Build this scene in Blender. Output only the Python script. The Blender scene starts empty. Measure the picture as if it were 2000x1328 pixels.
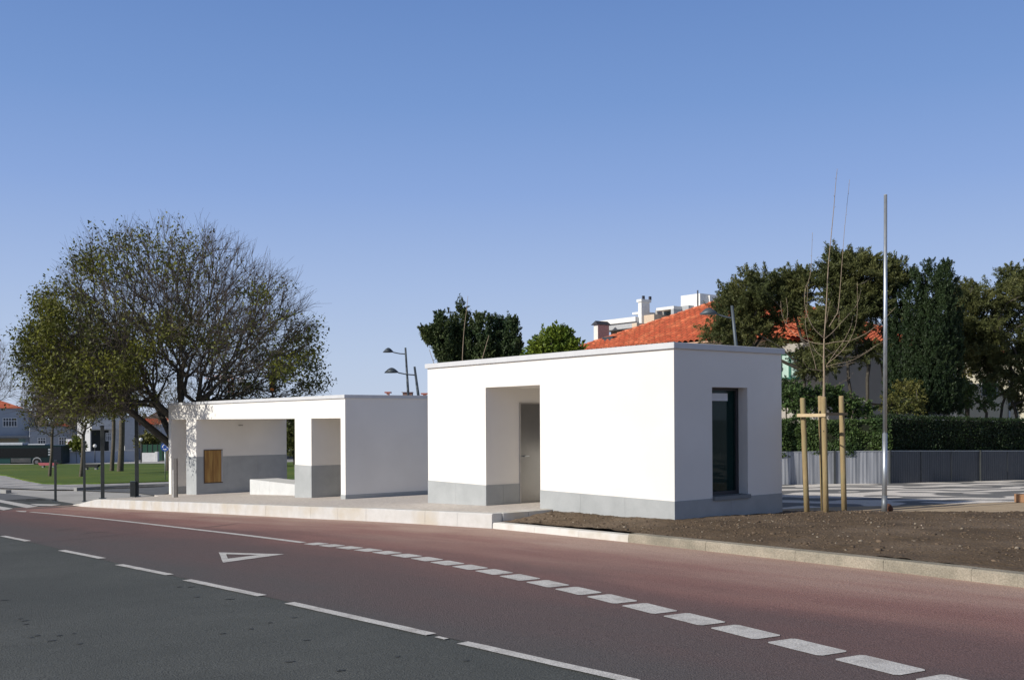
import bpy, bmesh, math, random
import numpy as np
from mathutils import Vector, Matrix, noise as mnoise
random.seed(7); RNG = np.random.default_rng(11)
S = bpy.context.scene
C = S.collection
R_ = math.radians

# ------------------------------------------------------------------ camera
EYE = 1.62; F = 1944.0; TH = 0.0055
cam_d = bpy.data.cameras.new('camera'); cam = bpy.data.objects.new('camera', cam_d); C.objects.link(cam)
cam_d.sensor_width = 36; cam_d.lens = F/2000*36; cam_d.shift_y = (818-664)/2000
cam_d.clip_start = .05; cam_d.clip_end = 3000
cam.matrix_world = Matrix.Translation((0, 0, EYE)) @ Matrix.Rotation(R_(90), 4, 'X') @ Matrix.Rotation(-TH, 4, 'Z')
S.camera = cam
# ------------------------------------------------------------------ light
SUNV = Vector((.85, .53, 0)).normalized()
EL = R_(27.5)
w = bpy.data.worlds.new('World'); S.world = w; w.use_nodes = True
nt = w.node_tree; bg = nt.nodes['Background']
sky = nt.nodes.new('ShaderNodeTexSky'); sky.sky_type = 'NISHITA'; sky.sun_disc = False
sky.sun_elevation = EL; sky.sun_rotation = math.atan2(-SUNV.x, -SUNV.y)
sky.altitude = 0; sky.air_density = 1.0; sky.dust_density = .35; sky.ozone_density = 3.0
geo = nt.nodes.new('ShaderNodeTexCoord'); sxyz = nt.nodes.new('ShaderNodeSeparateXYZ'); nt.links.new(geo.outputs['Generated'], sxyz.inputs[0])
ramp = nt.nodes.new('ShaderNodeValToRGB'); nt.links.new(sxyz.outputs[2], ramp.inputs[0])
def lin(c): return tuple((x/255/12.92 if x/255 <= .04045 else ((x/255+.055)/1.055)**2.4) for x in c)+(1,)
els = ramp.color_ramp.elements
for pos, c in ((0.0, (196, 209, 230)), (1.0, (80, 84, 96))):
    e_ = els[0] if pos == 0 else els[1]; e_.position = pos; e_.color = lin(c)
for pos, c in ((.06, (186, 203, 231)), (.13, (168, 190, 229)), (.22, (141, 170, 222)), (.30, (121, 155, 211)), (.40, (104, 139, 198)), (.55, (92, 103, 128))):
    els.new(pos).color = lin(c)
# clear-sky gradient by elevation, measured low down, greyed overhead to neutralise the shade fill, with some of the physical sky's variation round the compass
half = nt.nodes.new('ShaderNodeVectorMath'); half.operation = 'SCALE'; nt.links.new(sky.outputs[0], half.inputs[0]); half.inputs['Scale'].default_value = .085
big = nt.nodes.new('ShaderNodeMixRGB'); big.inputs[0].default_value = .06; nt.links.new(ramp.outputs[0], big.inputs[1]); nt.links.new(half.outputs[0], big.inputs[2])
up = nt.nodes.new('ShaderNodeVectorMath'); up.operation = 'SCALE'; nt.links.new(big.outputs[0], up.inputs[0]); up.inputs['Scale'].default_value = 10
nt.links.new(up.outputs[0], bg.inputs[0]); bg.inputs[1].default_value = .1
sd = bpy.data.lights.new('sun', 'SUN'); sd.energy = 4.6; sd.angle = R_(.5); sd.color = (1, .945, .86)
so = bpy.data.objects.new('sun', sd); C.objects.link(so)
trav = Vector((SUNV.x*math.cos(EL), SUNV.y*math.cos(EL), -math.sin(EL)))
so.rotation_euler = trav.to_track_quat('-Z', 'Y').to_euler(); so.location = -trav*60
S.view_settings.view_transform = 'Standard'; S.view_settings.look = 'None'
S.view_settings.exposure = 0; S.view_settings.gamma = 1

# ------------------------------------------------------------------ measuring helpers
L = Vector((-.603, .798)); Rr = Vector((.798, .603))
def ray(px, py):
    u = px-1000; v = 818-py
    return (u+v*TH)/F, (v-u*TH)/F
def at(px, py, Y):
    a, b = ray(px, py); return Vector((a*Y, Y, EYE+b*Y))
def lr(l, r): return (l*L.x+r*Rr.x, l*L.y+r*Rr.y)
def tolr(x, y): return (x*L.x+y*L.y, x*Rr.x+y*Rr.y)
def droad(l):
    if l < 0: return EYE+.022*l
    if l < 38: return EYE+.022*l+.00042*l*l
    return EYE+.022*38+.00042*38*38+.026*(l-38)
def G(x, y):
    l, r = tolr(x, y)
    k = .01*min(max(r-16, 0), 12)+.025*min(max(0, r-28), 14)
    return EYE-droad(l)-k*min(max((38-l)/15, 0), 1)
def gnd(px, py, off=0.0):
    a, b = ray(px, py); Y = 12.0
    for i in range(90):
        zz = G(a*Y, Y)+off-EYE
        Y = .5*Y+.5*(zz/b)
    return Vector((a*Y, Y, G(a*Y, Y)+off))
R0 = 12.37; KW = 30260.0
def lwall(px):                # l coordinate of photo column px on the front wall plane r = R0
    a, _ = ray(px, 818)
    # a = X/Y with X = l*Lx + R0*Rx, Y = l*Ly + R0*Ry
    return (R0*Rr.x-a*R0*Rr.y)/(a*L.y-L.x)

# ------------------------------------------------------------------ materials
MATS = {}
def mat(name, c1, c2=None, scale=3., rough=.8, bump=0., bscale=40., metal=0., detail=5., spec=.3, island=0., stretch=None, fine=0., fscale=120., c3=None, s3=.6):
    if name in MATS: return MATS[name]
    m = bpy.data.materials.new(name); m.use_nodes = True; n = m.node_tree.nodes; k = m.node_tree.links
    p = n['Principled BSDF']; p.inputs['Roughness'].default_value = rough; p.inputs['Metallic'].default_value = metal
    p.inputs['Specular IOR Level'].default_value = spec
    tc = n.new('ShaderNodeTexCoord'); mp = n.new('ShaderNodeMapping'); k.new(tc.outputs['Object'], mp.inputs[0])
    if stretch: mp.inputs['Scale'].default_value = stretch
    c2 = c2 or tuple(x*.86 for x in c1)
    tx = n.new('ShaderNodeTexNoise'); tx.inputs['Scale'].default_value = scale; tx.inputs['Detail'].default_value = detail; tx.inputs['Roughness'].default_value = .6
    k.new(mp.outputs[0], tx.inputs[0])
    cr = n.new('ShaderNodeValToRGB'); cr.color_ramp.elements[0].position = .36; cr.color_ramp.elements[1].position = .66
    cr.color_ramp.elements[0].color = (*c1, 1); cr.color_ramp.elements[1].color = (*c2, 1)
    k.new(tx.outputs['Fac'], cr.inputs[0]); out = cr.outputs[0]
    if c3:
        t3 = n.new('ShaderNodeTexNoise'); t3.inputs['Scale'].default_value = s3; t3.inputs['Detail'].default_value = 4; k.new(mp.outputs[0], t3.inputs[0])
        r3 = n.new('ShaderNodeValToRGB'); r3.color_ramp.elements[0].position = .48; r3.color_ramp.elements[1].position = .68; k.new(t3.outputs['Fac'], r3.inputs[0])
        mx = n.new('ShaderNodeMixRGB'); k.new(r3.outputs[0], mx.inputs[0]); k.new(out, mx.inputs[1]); mx.inputs[2].default_value = (*c3, 1); out = mx.outputs[0]
    if fine:
        t4 = n.new('ShaderNodeTexNoise'); t4.inputs['Scale'].default_value = fscale; t4.inputs['Detail'].default_value = 2; k.new(tc.outputs['Object'], t4.inputs[0])
        r4 = n.new('ShaderNodeMapRange'); r4.inputs[1].default_value = .3; r4.inputs[2].default_value = .7; r4.inputs[3].default_value = 1-fine; r4.inputs[4].default_value = 1+fine
        k.new(t4.outputs['Fac'], r4.inputs[0])
        mx = n.new('ShaderNodeVectorMath'); mx.operation = 'SCALE'; k.new(out, mx.inputs[0]); k.new(r4.outputs[0], mx.inputs['Scale']); out = mx.outputs[0]
    if island:
        ge = n.new('ShaderNodeNewGeometry'); r5 = n.new('ShaderNodeMapRange'); r5.inputs[3].default_value = 1-island; r5.inputs[4].default_value = 1+island
        k.new(ge.outputs['Random Per Island'], r5.inputs[0])
        mx = n.new('ShaderNodeVectorMath'); mx.operation = 'SCALE'; k.new(out, mx.inputs[0]); k.new(r5.outputs[0], mx.inputs['Scale']); out = mx.outputs[0]
    k.new(out, p.inputs['Base Color'])
    if bump:
        tb = n.new('ShaderNodeTexNoise'); tb.inputs['Scale'].default_value = bscale; tb.inputs['Detail'].default_value = 4; k.new(mp.outputs[0], tb.inputs[0])
        b = n.new('ShaderNodeBump'); b.inputs['Strength'].default_value = bump; b.inputs['Distance'].default_value = .02
        k.new(tb.outputs['Fac'], b.inputs['Height']); k.new(b.outputs[0], p.inputs['Normal'])
    MATS[name] = m; return m
def leafmat(name, c1, c2, island=.35, scale=1.2, trans=.25):
    m = mat(name, c1, c2, scale=scale, rough=.55, island=island, spec=.3)
    n = m.node_tree.nodes; k = m.node_tree.links; p = n['Principled BSDF']
    src = p.inputs['Base Color'].links[0].from_socket
    tr = n.new('ShaderNodeBsdfTranslucent'); k.new(src, tr.inputs[0])
    mx = n.new('ShaderNodeMixShader'); mx.inputs[0].default_value = trans
    k.new(p.outputs[0], mx.inputs[1]); k.new(tr.outputs[0], mx.inputs[2]); k.new(mx.outputs[0], n['Material Output'].inputs[0])
    return m
RENDER = mat('white_render', (.81, .785, .735), (.78, .755, .705), scale=.7, rough=.9, bump=.12, bscale=60, c3=(.745, .72, .67), s3=.35)
STONE = mat('grey_stone', (.385, .40, .40), (.335, .35, .35), scale=2.2, rough=.75, bump=.05, bscale=90, fine=.07, fscale=150)
COPING = mat('coping_metal', (.60, .61, .62), (.55, .56, .57), scale=3, rough=.6)
KERB = mat('kerb_stone', (.57, .56, .54), (.51, .50, .475), scale=4, rough=.85, bump=.2, bscale=70, c3=(.5, .46, .39), s3=1.3, fine=.06)
KERB2 = mat('kerb_stone_old', (.34, .30, .235), (.25, .225, .175), scale=3.5, rough=.9, bump=.5, bscale=45, c3=(.19, .175, .135), s3=1.1, fine=.2, fscale=60)
JOINT = mat('joint', (.3, .28, .25))
DARK = mat('dark_steel', (.045, .05, .05), (.06, .065, .065), rough=.5, metal=.3)
GALV = mat('galvanised', (.50, .53, .56), (.42, .45, .48), scale=12, rough=.42, metal=.75)
POLEM = mat('lamp_grey', (.11, .13, .15), (.09, .11, .125), rough=.5, metal=.3)
STAKE = mat('stake_wood', (.36, .27, .14), (.27, .20, .10), scale=5, rough=.8, bump=.3, bscale=30, stretch=(6, 6, 1), c3=(.30, .25, .13), s3=2)
BATTEN = mat('batten_wood', (.62, .49, .30), (.52, .40, .24), scale=8, rough=.8)
BARK = mat('bark', (.085, .072, .055), (.13, .115, .09), scale=6, rough=.9, bump=.4, bscale=20)
BARKP = mat('bark_pale', (.32, .25, .18), (.24, .19, .13), scale=8, rough=.8)
BARKT = mat('twig', (.12, .10, .08), (.17, .145, .115), scale=3, rough=.9)
GLASS = None

# ------------------------------------------------------------------ objects
def tag(o, label=None, cat=None, group=None, kind=None):
    if label: o['label'] = label
    if cat: o['category'] = cat
    if group: o['group'] = group
    if kind: o['kind'] = kind
    return o
def thing(name, loc, label, cat, group=None):
    o = bpy.data.objects.new(name, None); C.objects.link(o); o.location = loc; o.empty_display_size = .2
    return tag(o, label, cat, group)
def origin_of(o):
    p = Vector((0, 0, 0))
    while o is not None: p += o.location; o = o.parent
    return p
def link(name, me, m, parent=None, origin=None, label=None):
    """mesh data given in world coordinates; origin shifts to parent or own base"""
    o = bpy.data.objects.new(name, me); C.objects.link(o)
    if parent is not None:
        off = origin_of(parent); o.parent = parent
    else:
        off = Vector(origin) if origin is not None else Vector((0, 0, 0)); o.location = off
    me.transform(Matrix.Translation(-off))
    if m is not None:
        for q in (m if isinstance(m, (list, tuple)) else [m]): me.materials.append(q)
    if label: o['label'] = label
    return o
def link_bm(name, bm, m, parent=None, origin=None, smooth=False, label=None):
    me = bpy.data.meshes.new(name); bm.normal_update(); bm.to_mesh(me); bm.free()
    if smooth: me.polygons.foreach_set('use_smooth', [True]*len(me.polygons))
    return link(name, me, m, parent, origin, label)
def arrays(name, V, Q, m, parent=None, origin=None, smooth=False, label=None, mi=None):
    V = np.asarray(V, dtype=np.float32).reshape(-1, 3); Q = np.asarray(Q, dtype=np.int32); k = Q.shape[1]
    me = bpy.data.meshes.new(name); me.vertices.add(len(V)); me.vertices.foreach_set('co', V.ravel())
    me.loops.add(Q.size); me.loops.foreach_set('vertex_index', Q.ravel())
    me.polygons.add(len(Q)); me.polygons.foreach_set('loop_start', np.arange(0, Q.size, k, dtype=np.int32))
    if smooth: me.polygons.foreach_set('use_smooth', np.ones(len(Q), dtype=bool))
    me.update(calc_edges=True)
    o = link(name, me, m, parent, origin, label)
    if mi is not None: me.polygons.foreach_set('material_index', np.asarray(mi, dtype=np.int32))
    return o

class Fr:
    def __init__(s, o, U, V=None):
        s.o = Vector(o); s.U = Vector((U[0], U[1], 0)); V = V or (-U[1], U[0]); s.V = Vector((V[0], V[1], 0))
    def p(s, u, v, z): return s.o+s.U*u+s.V*v+Vector((0, 0, z))
LRF = Fr((0, 0, 0), L, Rr)
def box(bm, fr, u0, u1, v0, v1, z0, z1, bev=0):
    vs = [bm.verts.new(fr.p(u, v, z)) for z in (z0, z1) for (u, v) in ((u0, v0), (u1, v0), (u1, v1), (u0, v1))]
    fs = [(0, 3, 2, 1), (4, 5, 6, 7), (0, 1, 5, 4), (1, 2, 6, 5), (2, 3, 7, 6), (3, 0, 4, 7)]
    faces = [bm.faces.new([vs[i] for i in f]) for f in fs]
    bmesh.ops.recalc_face_normals(bm, faces=faces)
    if bev:
        es = list({e for f in faces for e in f.edges})
        bmesh.ops.bevel(bm, geom=es, offset=bev, segments=1, affect='EDGES', profile=.5)
def boxes(name, fr, L_, m, parent=None, origin=None, bev=0, label=None):
    bm = bmesh.new()
    for b in L_: box(bm, fr, *b, bev=bev)
    return link_bm(name, bm, m, parent, origin, label=label)
def tube(bm, pts, rads, n=8, cap=True):
    rings = []
    pts = [Vector(p) for p in pts]; prev = None
    for i, p in enumerate(pts):
        d = (pts[min(i+1, len(pts)-1)]-pts[max(i-1, 0)]).normalized()
        if prev is None:
            a = d.orthogonal().normalized()
        else:
            a = (prev-d*prev.dot(d)).normalized()
        prev = a; b = d.cross(a)
        r = rads[i] if isinstance(rads, (list, tuple)) else rads
        rings.append([bm.verts.new(p+(a*math.cos(2*math.pi*k/n)+b*math.sin(2*math.pi*k/n))*r) for k in range(n)])
    for A, B in zip(rings, rings[1:]):
        for k in range(n): bm.faces.new((A[k], A[(k+1) % n], B[(k+1) % n], B[k]))
    if cap:
        bm.faces.new(rings[0][::-1]); bm.faces.new(rings[-1])
def tubeobj(name, pts, rads, m, parent=None, origin=None, n=8, label=None):
    bm = bmesh.new(); tube(bm, pts, rads, n); return link_bm(name, bm, m, parent, origin, True, label)
def smoothline(pts, sub=6):
    out = []; P = [Vector(p) for p in pts]; P = [P[0]*2-P[1]]+P+[P[-1]*2-P[-2]]
    for i in range(1, len(P)-2):
        a, b, c, d = P[i-1:i+3]
        for k in range(sub):
            t = k/sub
            out.append(.5*((2*b)+(c-a)*t+(2*a-5*b+4*c-d)*t*t+(3*b-a-3*c+d)*t**3))
    out.append(P[-2]); return out

# ------------------------------------------------------------------ ground sheets
def sheet(name, poly, off, m, kind='structure', step=1.5, skirt=0, zf=None):
    """flat polygon (x,y) draped on the ground at height off"""
    bm = bmesh.new(); vs = [bm.verts.new((p[0], p[1], 0)) for p in poly]; bm.faces.new(vs)
    ls = [tolr(p[0], p[1]) for p in poly]
    for axis, n in ((0, L), (1, Rr)):
        lo = min(q[axis] for q in ls); hi = max(q[axis] for q in ls)
        st = step if axis == 0 else step*2
        k = math.floor(lo/st)+1
        while k*st < hi:
            g = bm.verts[:]+bm.edges[:]+bm.faces[:]
            bmesh.ops.bisect_plane(bm, geom=g, plane_co=(n.x*k*st, n.y*k*st, 0), plane_no=(n.x, n.y, 0)); k += 1
    for f in bm.faces:
        f.normal_update()
        if f.normal.z < 0: f.normal_flip()
    for v in bm.verts: v.co.z = (zf or G)(v.co.x, v.co.y)+off
    if skirt:
        be = [e for e in bm.edges if e.is_boundary]
        r = bmesh.ops.extrude_edge_only(bm, edges=be)
        for v in [g for g in r['geom'] if isinstance(g, bmesh.types.BMVert)]: v.co.z -= skirt
        bmesh.ops.recalc_face_normals(bm, faces=bm.faces[:])
    o = link_bm(name, bm, m); 
    if kind: o['kind'] = kind
    return o
def ribbon(name, A, B, off, m, nu=None):
    """strip between two polylines with UV (u along in metres, v across 0..1)"""
    bm = bmesh.new(); uv = bm.loops.layers.uv.new('UVMap'); n = len(A); NV = 6
    g = [[None]*(NV+1) for _ in range(n)]; s = 0; us = []
    for i in range(n):
        if i: s += (Vector(A[i][:2])-Vector(A[i-1][:2])).length
        us.append(s)
        for j in range(NV+1):
            p = Vector(A[i][:2]).lerp(Vector(B[i][:2]), j/NV); g[i][j] = bm.verts.new((p.x, p.y, G(p.x, p.y)+off))
    for i in range(n-1):
        for j in range(NV):
            f = bm.faces.new((g[i][j], g[i+1][j], g[i+1][j+1], g[i][j+1]))
            for lo, (a, b) in zip(f.loops, ((us[i], j/NV), (us[i+1], j/NV), (us[i+1], (j+1)/NV), (us[i], (j+1)/NV))): lo[uv].uv = (a, b)
    bm.normal_update()
    if sum(f.normal.z for f in bm.faces) < 0:
        for f in bm.faces: f.normal_flip()
    o = link_bm(name, bm, m); o['kind'] = 'structure'; return o
def resample(pts, ls):
    """interpolate polyline given as (l, r) sorted by l at stations ls"""
    P = sorted(pts); a = np.array(P); return [lr(l, float(np.interp(l, a[:, 0], a[:, 1]))) for l in ls]

PAVE = mat('concrete_paving', (.46, .45, .425), (.40, .39, .37), scale=2, rough=.9, bump=.1, fine=.1, fscale=30, c3=(.34, .33, .31), s3=.25)
ASPH = mat('asphalt', (.078, .084, .080), (.093, .099, .094), scale=1.2, rough=.88, bump=.55, bscale=75, fine=.4, fscale=75, c3=(.068, .074, .071), s3=.22)
ASPH2 = mat('asphalt_far', (.11, .115, .12), (.14, .145, .15), scale=1.5, rough=.9)
# base terrain
def terrain():
    ls = [-80, -40, -20, -10]+[x*1.5 for x in range(-6, 28)]+[45, 52, 60, 75, 90, 110, 140, 180, 240, 330, 450, 700, 1100, 1800]
    rs = [-700, -300, -120, -60, -30, -15]+list(range(-12, 46, 2))+[60, 90, 140, 220, 400, 800, 1400]
    V = []; Q = []
    for l in ls:
        for r in rs:
            x, y = lr(l, r); V.append((x, y, G(x, y)-.03))
    n = len(rs)
    for i in range(len(ls)-1):
        for j in range(n-1): Q.append((i*n+j, i*n+j+1, (i+1)*n+j+1, (i+1)*n+j))
    o = arrays('ground', V, Q, PAVE); o['kind'] = 'structure'
    o.data.update()
    if o.data.polygons[0].normal.z < 0: o.data.flip_normals()
terrain()
# grey asphalt carriageway
sheet('road', [lr(*q) for q in ((-30, -40), (-30, 11.3), (15, 11.3), (26, 10.6), (32, 9.9), (40, 9.5), (46, 9.5), (46, 5), (52, -10), (56, -40))], 0, ASPH)

# red bus lane strip
def lane_mat():
    m = bpy.data.materials.new('red_asphalt'); m.use_nodes = True; n = m.node_tree.nodes; k = m.node_tree.links; p = n['Principled BSDF']
    p.inputs['Roughness'].default_value = .88; p.inputs['Specular IOR Level'].default_value = .25
    uv = n.new('ShaderNodeUVMap'); sp = n.new('ShaderNodeSeparateXYZ'); k.new(uv.outputs[0], sp.inputs[0])
    mp = n.new('ShaderNodeMapping'); mp.inputs['Scale'].default_value = (.16, 3.2, 1); k.new(uv.outputs[0], mp.inputs[0])
    st = n.new('ShaderNodeTexNoise'); st.inputs['Scale'].default_value = 1.6; st.inputs['Detail'].default_value = 6; st.inputs['Roughness'].default_value = .62; k.new(mp.outputs[0], st.inputs[0])
    ad = n.new('ShaderNodeMath'); ad.operation = 'MULTIPLY_ADD'; k.new(st.outputs['Fac'], ad.inputs[0]); ad.inputs[1].default_value = .55; 
    k.new(sp.outputs['Y'], ad.inputs[2])
    cr = n.new('ShaderNodeValToRGB'); e = cr.color_ramp.elements
    e[0].position = .20; e[0].color = (.100, .092, .092, 1); e[1].position = 1.0; e[1].color = (.42, .29, .235, 1)
    for pos, c in ((.46, (.128, .090, .088)), (.60, (.170, .102, .096)), (.70, (.235, .128, .114)), (.84, (.290, .160, .138))): a = e.new(pos); a.color = (*c, 1)
    mr = n.new('ShaderNodeMapRange'); mr.inputs[1].default_value = 0; mr.inputs[2].default_value = 1.25; k.new(ad.outputs[0], mr.inputs[0]); k.new(mr.outputs[0], cr.inputs[0])
    # dusty pale drifts towards the kerb
    mp2 = n.new('ShaderNodeMapping'); mp2.inputs['Scale'].default_value = (.22, 7, 1); mp2.inputs['Location'].default_value = (3.1, .4, 0); k.new(uv.outputs[0], mp2.inputs[0])
    s2 = n.new('ShaderNodeTexNoise'); s2.inputs['Scale'].default_value = 1.3; s2.inputs['Detail'].default_value = 7; k.new(mp2.outputs[0], s2.inputs[0])
    m2 = n.new('ShaderNodeMapRange'); m2.inputs[1].default_value = .40; m2.inputs[2].default_value = .66; m2.inputs[4].default_value = .5; k.new(s2.outputs['Fac'], m2.inputs[0])
    m3 = n.new('ShaderNodeMapRange'); m3.inputs[1].default_value = .50; m3.inputs[2].default_value = .85; k.new(sp.outputs['Y'], m3.inputs[0])
    mu = n.new('ShaderNodeMath'); mu.operation = 'MULTIPLY'; k.new(m2.outputs[0], mu.inputs[0]); k.new(m3.outputs[0], mu.inputs[1])
    mx = n.new('ShaderNodeMixRGB'); k.new(mu.outputs[0], mx.inputs[0]); k.new(cr.outputs[0], mx.inputs[1]); mx.inputs[2].default_value = (.45, .34, .28, 1)
    tc = n.new('ShaderNodeTexCoord'); fn = n.new('ShaderNodeTexNoise'); fn.inputs['Scale'].default_value = 75; fn.inputs['Detail'].default_value = 2; k.new(tc.outputs['Object'], fn.inputs[0])
    fr = n.new('ShaderNodeMapRange'); fr.inputs[1].default_value = .3; fr.inputs[2].default_value = .7; fr.inputs[3].default_value = .66; fr.inputs[4].default_value = 1.34; k.new(fn.outputs['Fac'], fr.inputs[0])
    sc = n.new('ShaderNodeVectorMath'); sc.operation = 'SCALE'; k.new(mx.outputs[0], sc.inputs[0]); k.new(fr.outputs[0], sc.inputs['Scale'])
    k.new(sc.outputs[0], p.inputs['Base Color'])
    b = n.new('ShaderNodeBump'); b.inputs['Strength'].default_value = .5; b.inputs['Distance'].default_value = .02; k.new(fn.outputs['Fac'], b.inputs['Height']); k.new(b.outputs[0], p.inputs['Normal'])
    return m
LINE_LANE = [(-12, 5.4), (0, 4.8), (4.74, 4.62), (7, 4.47), (9.5, 4.33), (12.1, 4.2), (14.6, 4.08), (17.7, 4.02), (22.4, 3.95), (40, 3.9)]
KERBL = [(-12, 9.4), (0, 9.95), (4.92, 10.2), (6.1, 10.32), (7.49, 10.42), (9.26, 10.55), (11.44, 10.72), (15.04, 10.9), (18, 10.58), (19.34, 10.4), (21.2, 10.07), (23.8, 9.78), (29.3, 9.3), (36, 9.1), (39.5, 9.2)]
st_ = [(-12+i*.75) for i in range(int(51.5/.75)+1)]
ribbon('bus_lane', resample(LINE_LANE, st_), resample([(a, b+.04) for a, b in KERBL], st_), .004, lane_mat())

# paint
PAINT = mat('road_paint', (.60, .585, .56), (.52, .51, .49), scale=9, rough=.7, bump=.3, bscale=80, fine=.24, fscale=60, c3=(.44, .42, .40), s3=5)
def paint(name, polys, off=.009):
    bm = bmesh.new()
    for poly in polys:
        # subdivide edges for a slightly ragged outline that follows the ground
        q = []
        for i in range(len(poly)):
            a = Vector(poly[i][:2]); b = Vector(poly[(i+1) % len(poly)][:2]); n = max(1, int((b-a).length/.22))
            for k in range(n):
                p = a.lerp(b, k/n)
                if k: p += Vector((random.uniform(-1, 1), random.uniform(-1, 1)))*.0035
                q.append(p)
        vs = [bm.verts.new((p.x, p.y, G(p.x, p.y)+off)) for p in q]
        f = bm.faces.new(vs); f.normal_update()
        if f.normal.z < 0: f.normal_flip()
    bmesh.ops.triangulate(bm, faces=bm.faces[:])
    o = link_bm(name, bm, PAINT); o['kind'] = 'structure'; return o
def stripe(p, q, wd):
    a = Vector(p[:2]); b = Vector(q[:2]); d = (b-a).normalized(); n = Vector((-d.y, d.x))*wd/2
    return [a-n, b-n, b+n, a+n]
dash = []
for a, b in (((5, 1047), (55, 1057)), ((120, 1075), (200, 1091)), ((232, 1103), (332, 1123)), ((365, 1133), (512, 1164)), ((565, 1178), (842, 1240)), ((903, 1256), (1240, 1332))):
    dash.append(stripe(gnd(*a), gnd(*b), .115))
la, lb = [tolr(*gnd(*c)[:2]) for c in ((903, 1256), (1240, 1332))]
for i in range(3):
    l1 = lb[0]-.7-i*3.3; dash.append(stripe(lr(l1, 4.62+.05*i), lr(l1-2.5, 4.72+.05*i), .115))
for i in range(4):
    l0 = 24.4+i*3; dash.append(stripe(lr(l0, 3.95), lr(l0+2, 3.94), .115))
dash.append(stripe(gnd(853, 1244.5), gnd(872, 1249), .05))
paint('lane_marking', dash)
sol = [gnd(*c) for c in ((60, 1000), (130, 1006.3), (200, 1013.4), (350, 1030.5), (470, 1044.5), (592, 1060))]
sm = smoothline([(p.x, p.y, 0) for p in sol], 10)
bmx = []
for a, b in zip(sm, sm[1:]):
    d = (b-a).normalized(); bmx.append(stripe(a, b+d*.0, .13))
bm = bmesh.new()
for i, p in enumerate(sm):
    d = (sm[min(i+1, len(sm)-1)]-sm[max(i-1, 0)]).normalized(); n = Vector((-d.y, d.x, 0))*.065
    for s in (-1, 1): q = p+n*s; bm.verts.new((q.x, q.y, G(q.x, q.y)+.009))
bm.verts.ensure_lookup_table()
for i in range(len(sm)-1): bm.faces.new([bm.verts[2*i+k] for k in (0, 1, 3, 2)])
bmesh.ops.recalc_face_normals(bm, faces=bm.faces[:])
if sum(f.normal.z for f in bm.faces) < 0:
    for f in bm.faces: f.normal_flip()
link_bm('edge_line', bm, PAINT)['kind'] = 'structure'
sq_px = [(617.5, 1062.5), (648, 1066), (682.6, 1070.2), (719, 1074.8), (755.8, 1079.9), (794, 1085.7), (833.5, 1092.3), (873.7, 1100), (917.8, 1108.4), (964.7, 1117.5), (1015, 1128.3), (1069.4, 1140.6), (1129, 1154.6), (1195, 1170.3), (1268, 1188.9), (1355, 1210), (1454.8, 1234.8), (1574.8, 1264.4), (1716.8, 1299.4)]
sc_ = [gnd(*c) for c in sq_px]
d_ = (sc_[-1]-sc_[-2]); sc_ += [sc_[-1]+d_*(i+1) for i in range(8)]
sqs = []
for i, c in enumerate(sc_):
    a = sc_[max(i-1, 0)]; b = sc_[min(i+1, len(sc_)-1)]; d = Vector((b-a)[:2]).normalized(); n = Vector((-d.y, d.x)); gap = (Vector((b-a)[:2]).length)/(2 if 0 < i < len(sc_)-1 else 1)
    h = gap*.5-.062; wv = .145; cc = Vector(c[:2])
    # cut corners
    e = .03
    pts = [(-h, -wv+e), (-h+e, -wv), (h-e, -wv), (h, -wv+e), (h, wv-e), (h-e, wv), (-h+e, wv), (-h, wv-e)]
    sqs.append([cc+d*u+n*v for u, v in pts])
paint('block_marking', sqs)
tri = [gnd(*c) for c in ((427, 1079.3), (554.8, 1082.8), (435.8, 1099.3))]; tin = [gnd(*c) for c in ((441.7, 1082.8), (505, 1084.4), (445.2, 1091.6))]
paint('yield_marking', [[tri[0], tri[1], tin[1], tin[0]], [tri[1], tri[2], tin[2], tin[1]], [tri[2], tri[0], tin[0], tin[2]]])
zeb = [[(-60, 966), (0, 976), (75, 989), (52, 992), (0, 981), (-60, 970)], [(-60, 978), (0, 989), (26, 993), (7, 996.5), (0, 995), (-60, 985)], [(58, 984), (119, 985), (101, 988), (73, 987.5)], [(30, 997.5), (52, 998), (50, 1000), (38, 999.5)]]
paint('crossing_marking', [[gnd(*c) for c in z] for z in zeb])
# tar seam and dark patches
TAR = mat('tar', (.056, .060, .058), (.070, .074, .072), rough=.7)
bm = bmesh.new()
def darkstrip(pts, wd, off=.0075):
    P = smoothline([(p.x, p.y, 0) for p in pts], 8)
    vs = []
    for i, p in enumerate(P):
        d = (P[min(i+1, len(P)-1)]-P[max(i-1, 0)]).normalized(); t = i/(len(P)-1)
        n = Vector((-d.y, d.x, 0))*wd*.5*(.4+.6*math.sin(math.pi*t)+.25*random.random())
        vs.append([bm.verts.new((q.x, q.y, G(q.x, q.y)+off)) for q in (p-n, p+n)])
    for a, b in zip(vs, vs[1:]): bm.faces.new((a[0], a[1], b[1], b[0]))
darkstrip([gnd(*c) for c in ((-20, 1066), (120, 1056), (260, 1042), (345, 1037))], .02)
darkstrip([gnd(*c) for c in ((375, 1033), (420, 1028), (470, 1022))], .045)
darkstrip([gnd(*c) for c in ((105, 1036), (125, 1034.5), (148, 1033))], .05)
darkstrip([gnd(*c) for c in ((160, 1043), (185, 1040), (215, 1040))], .03)
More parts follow.
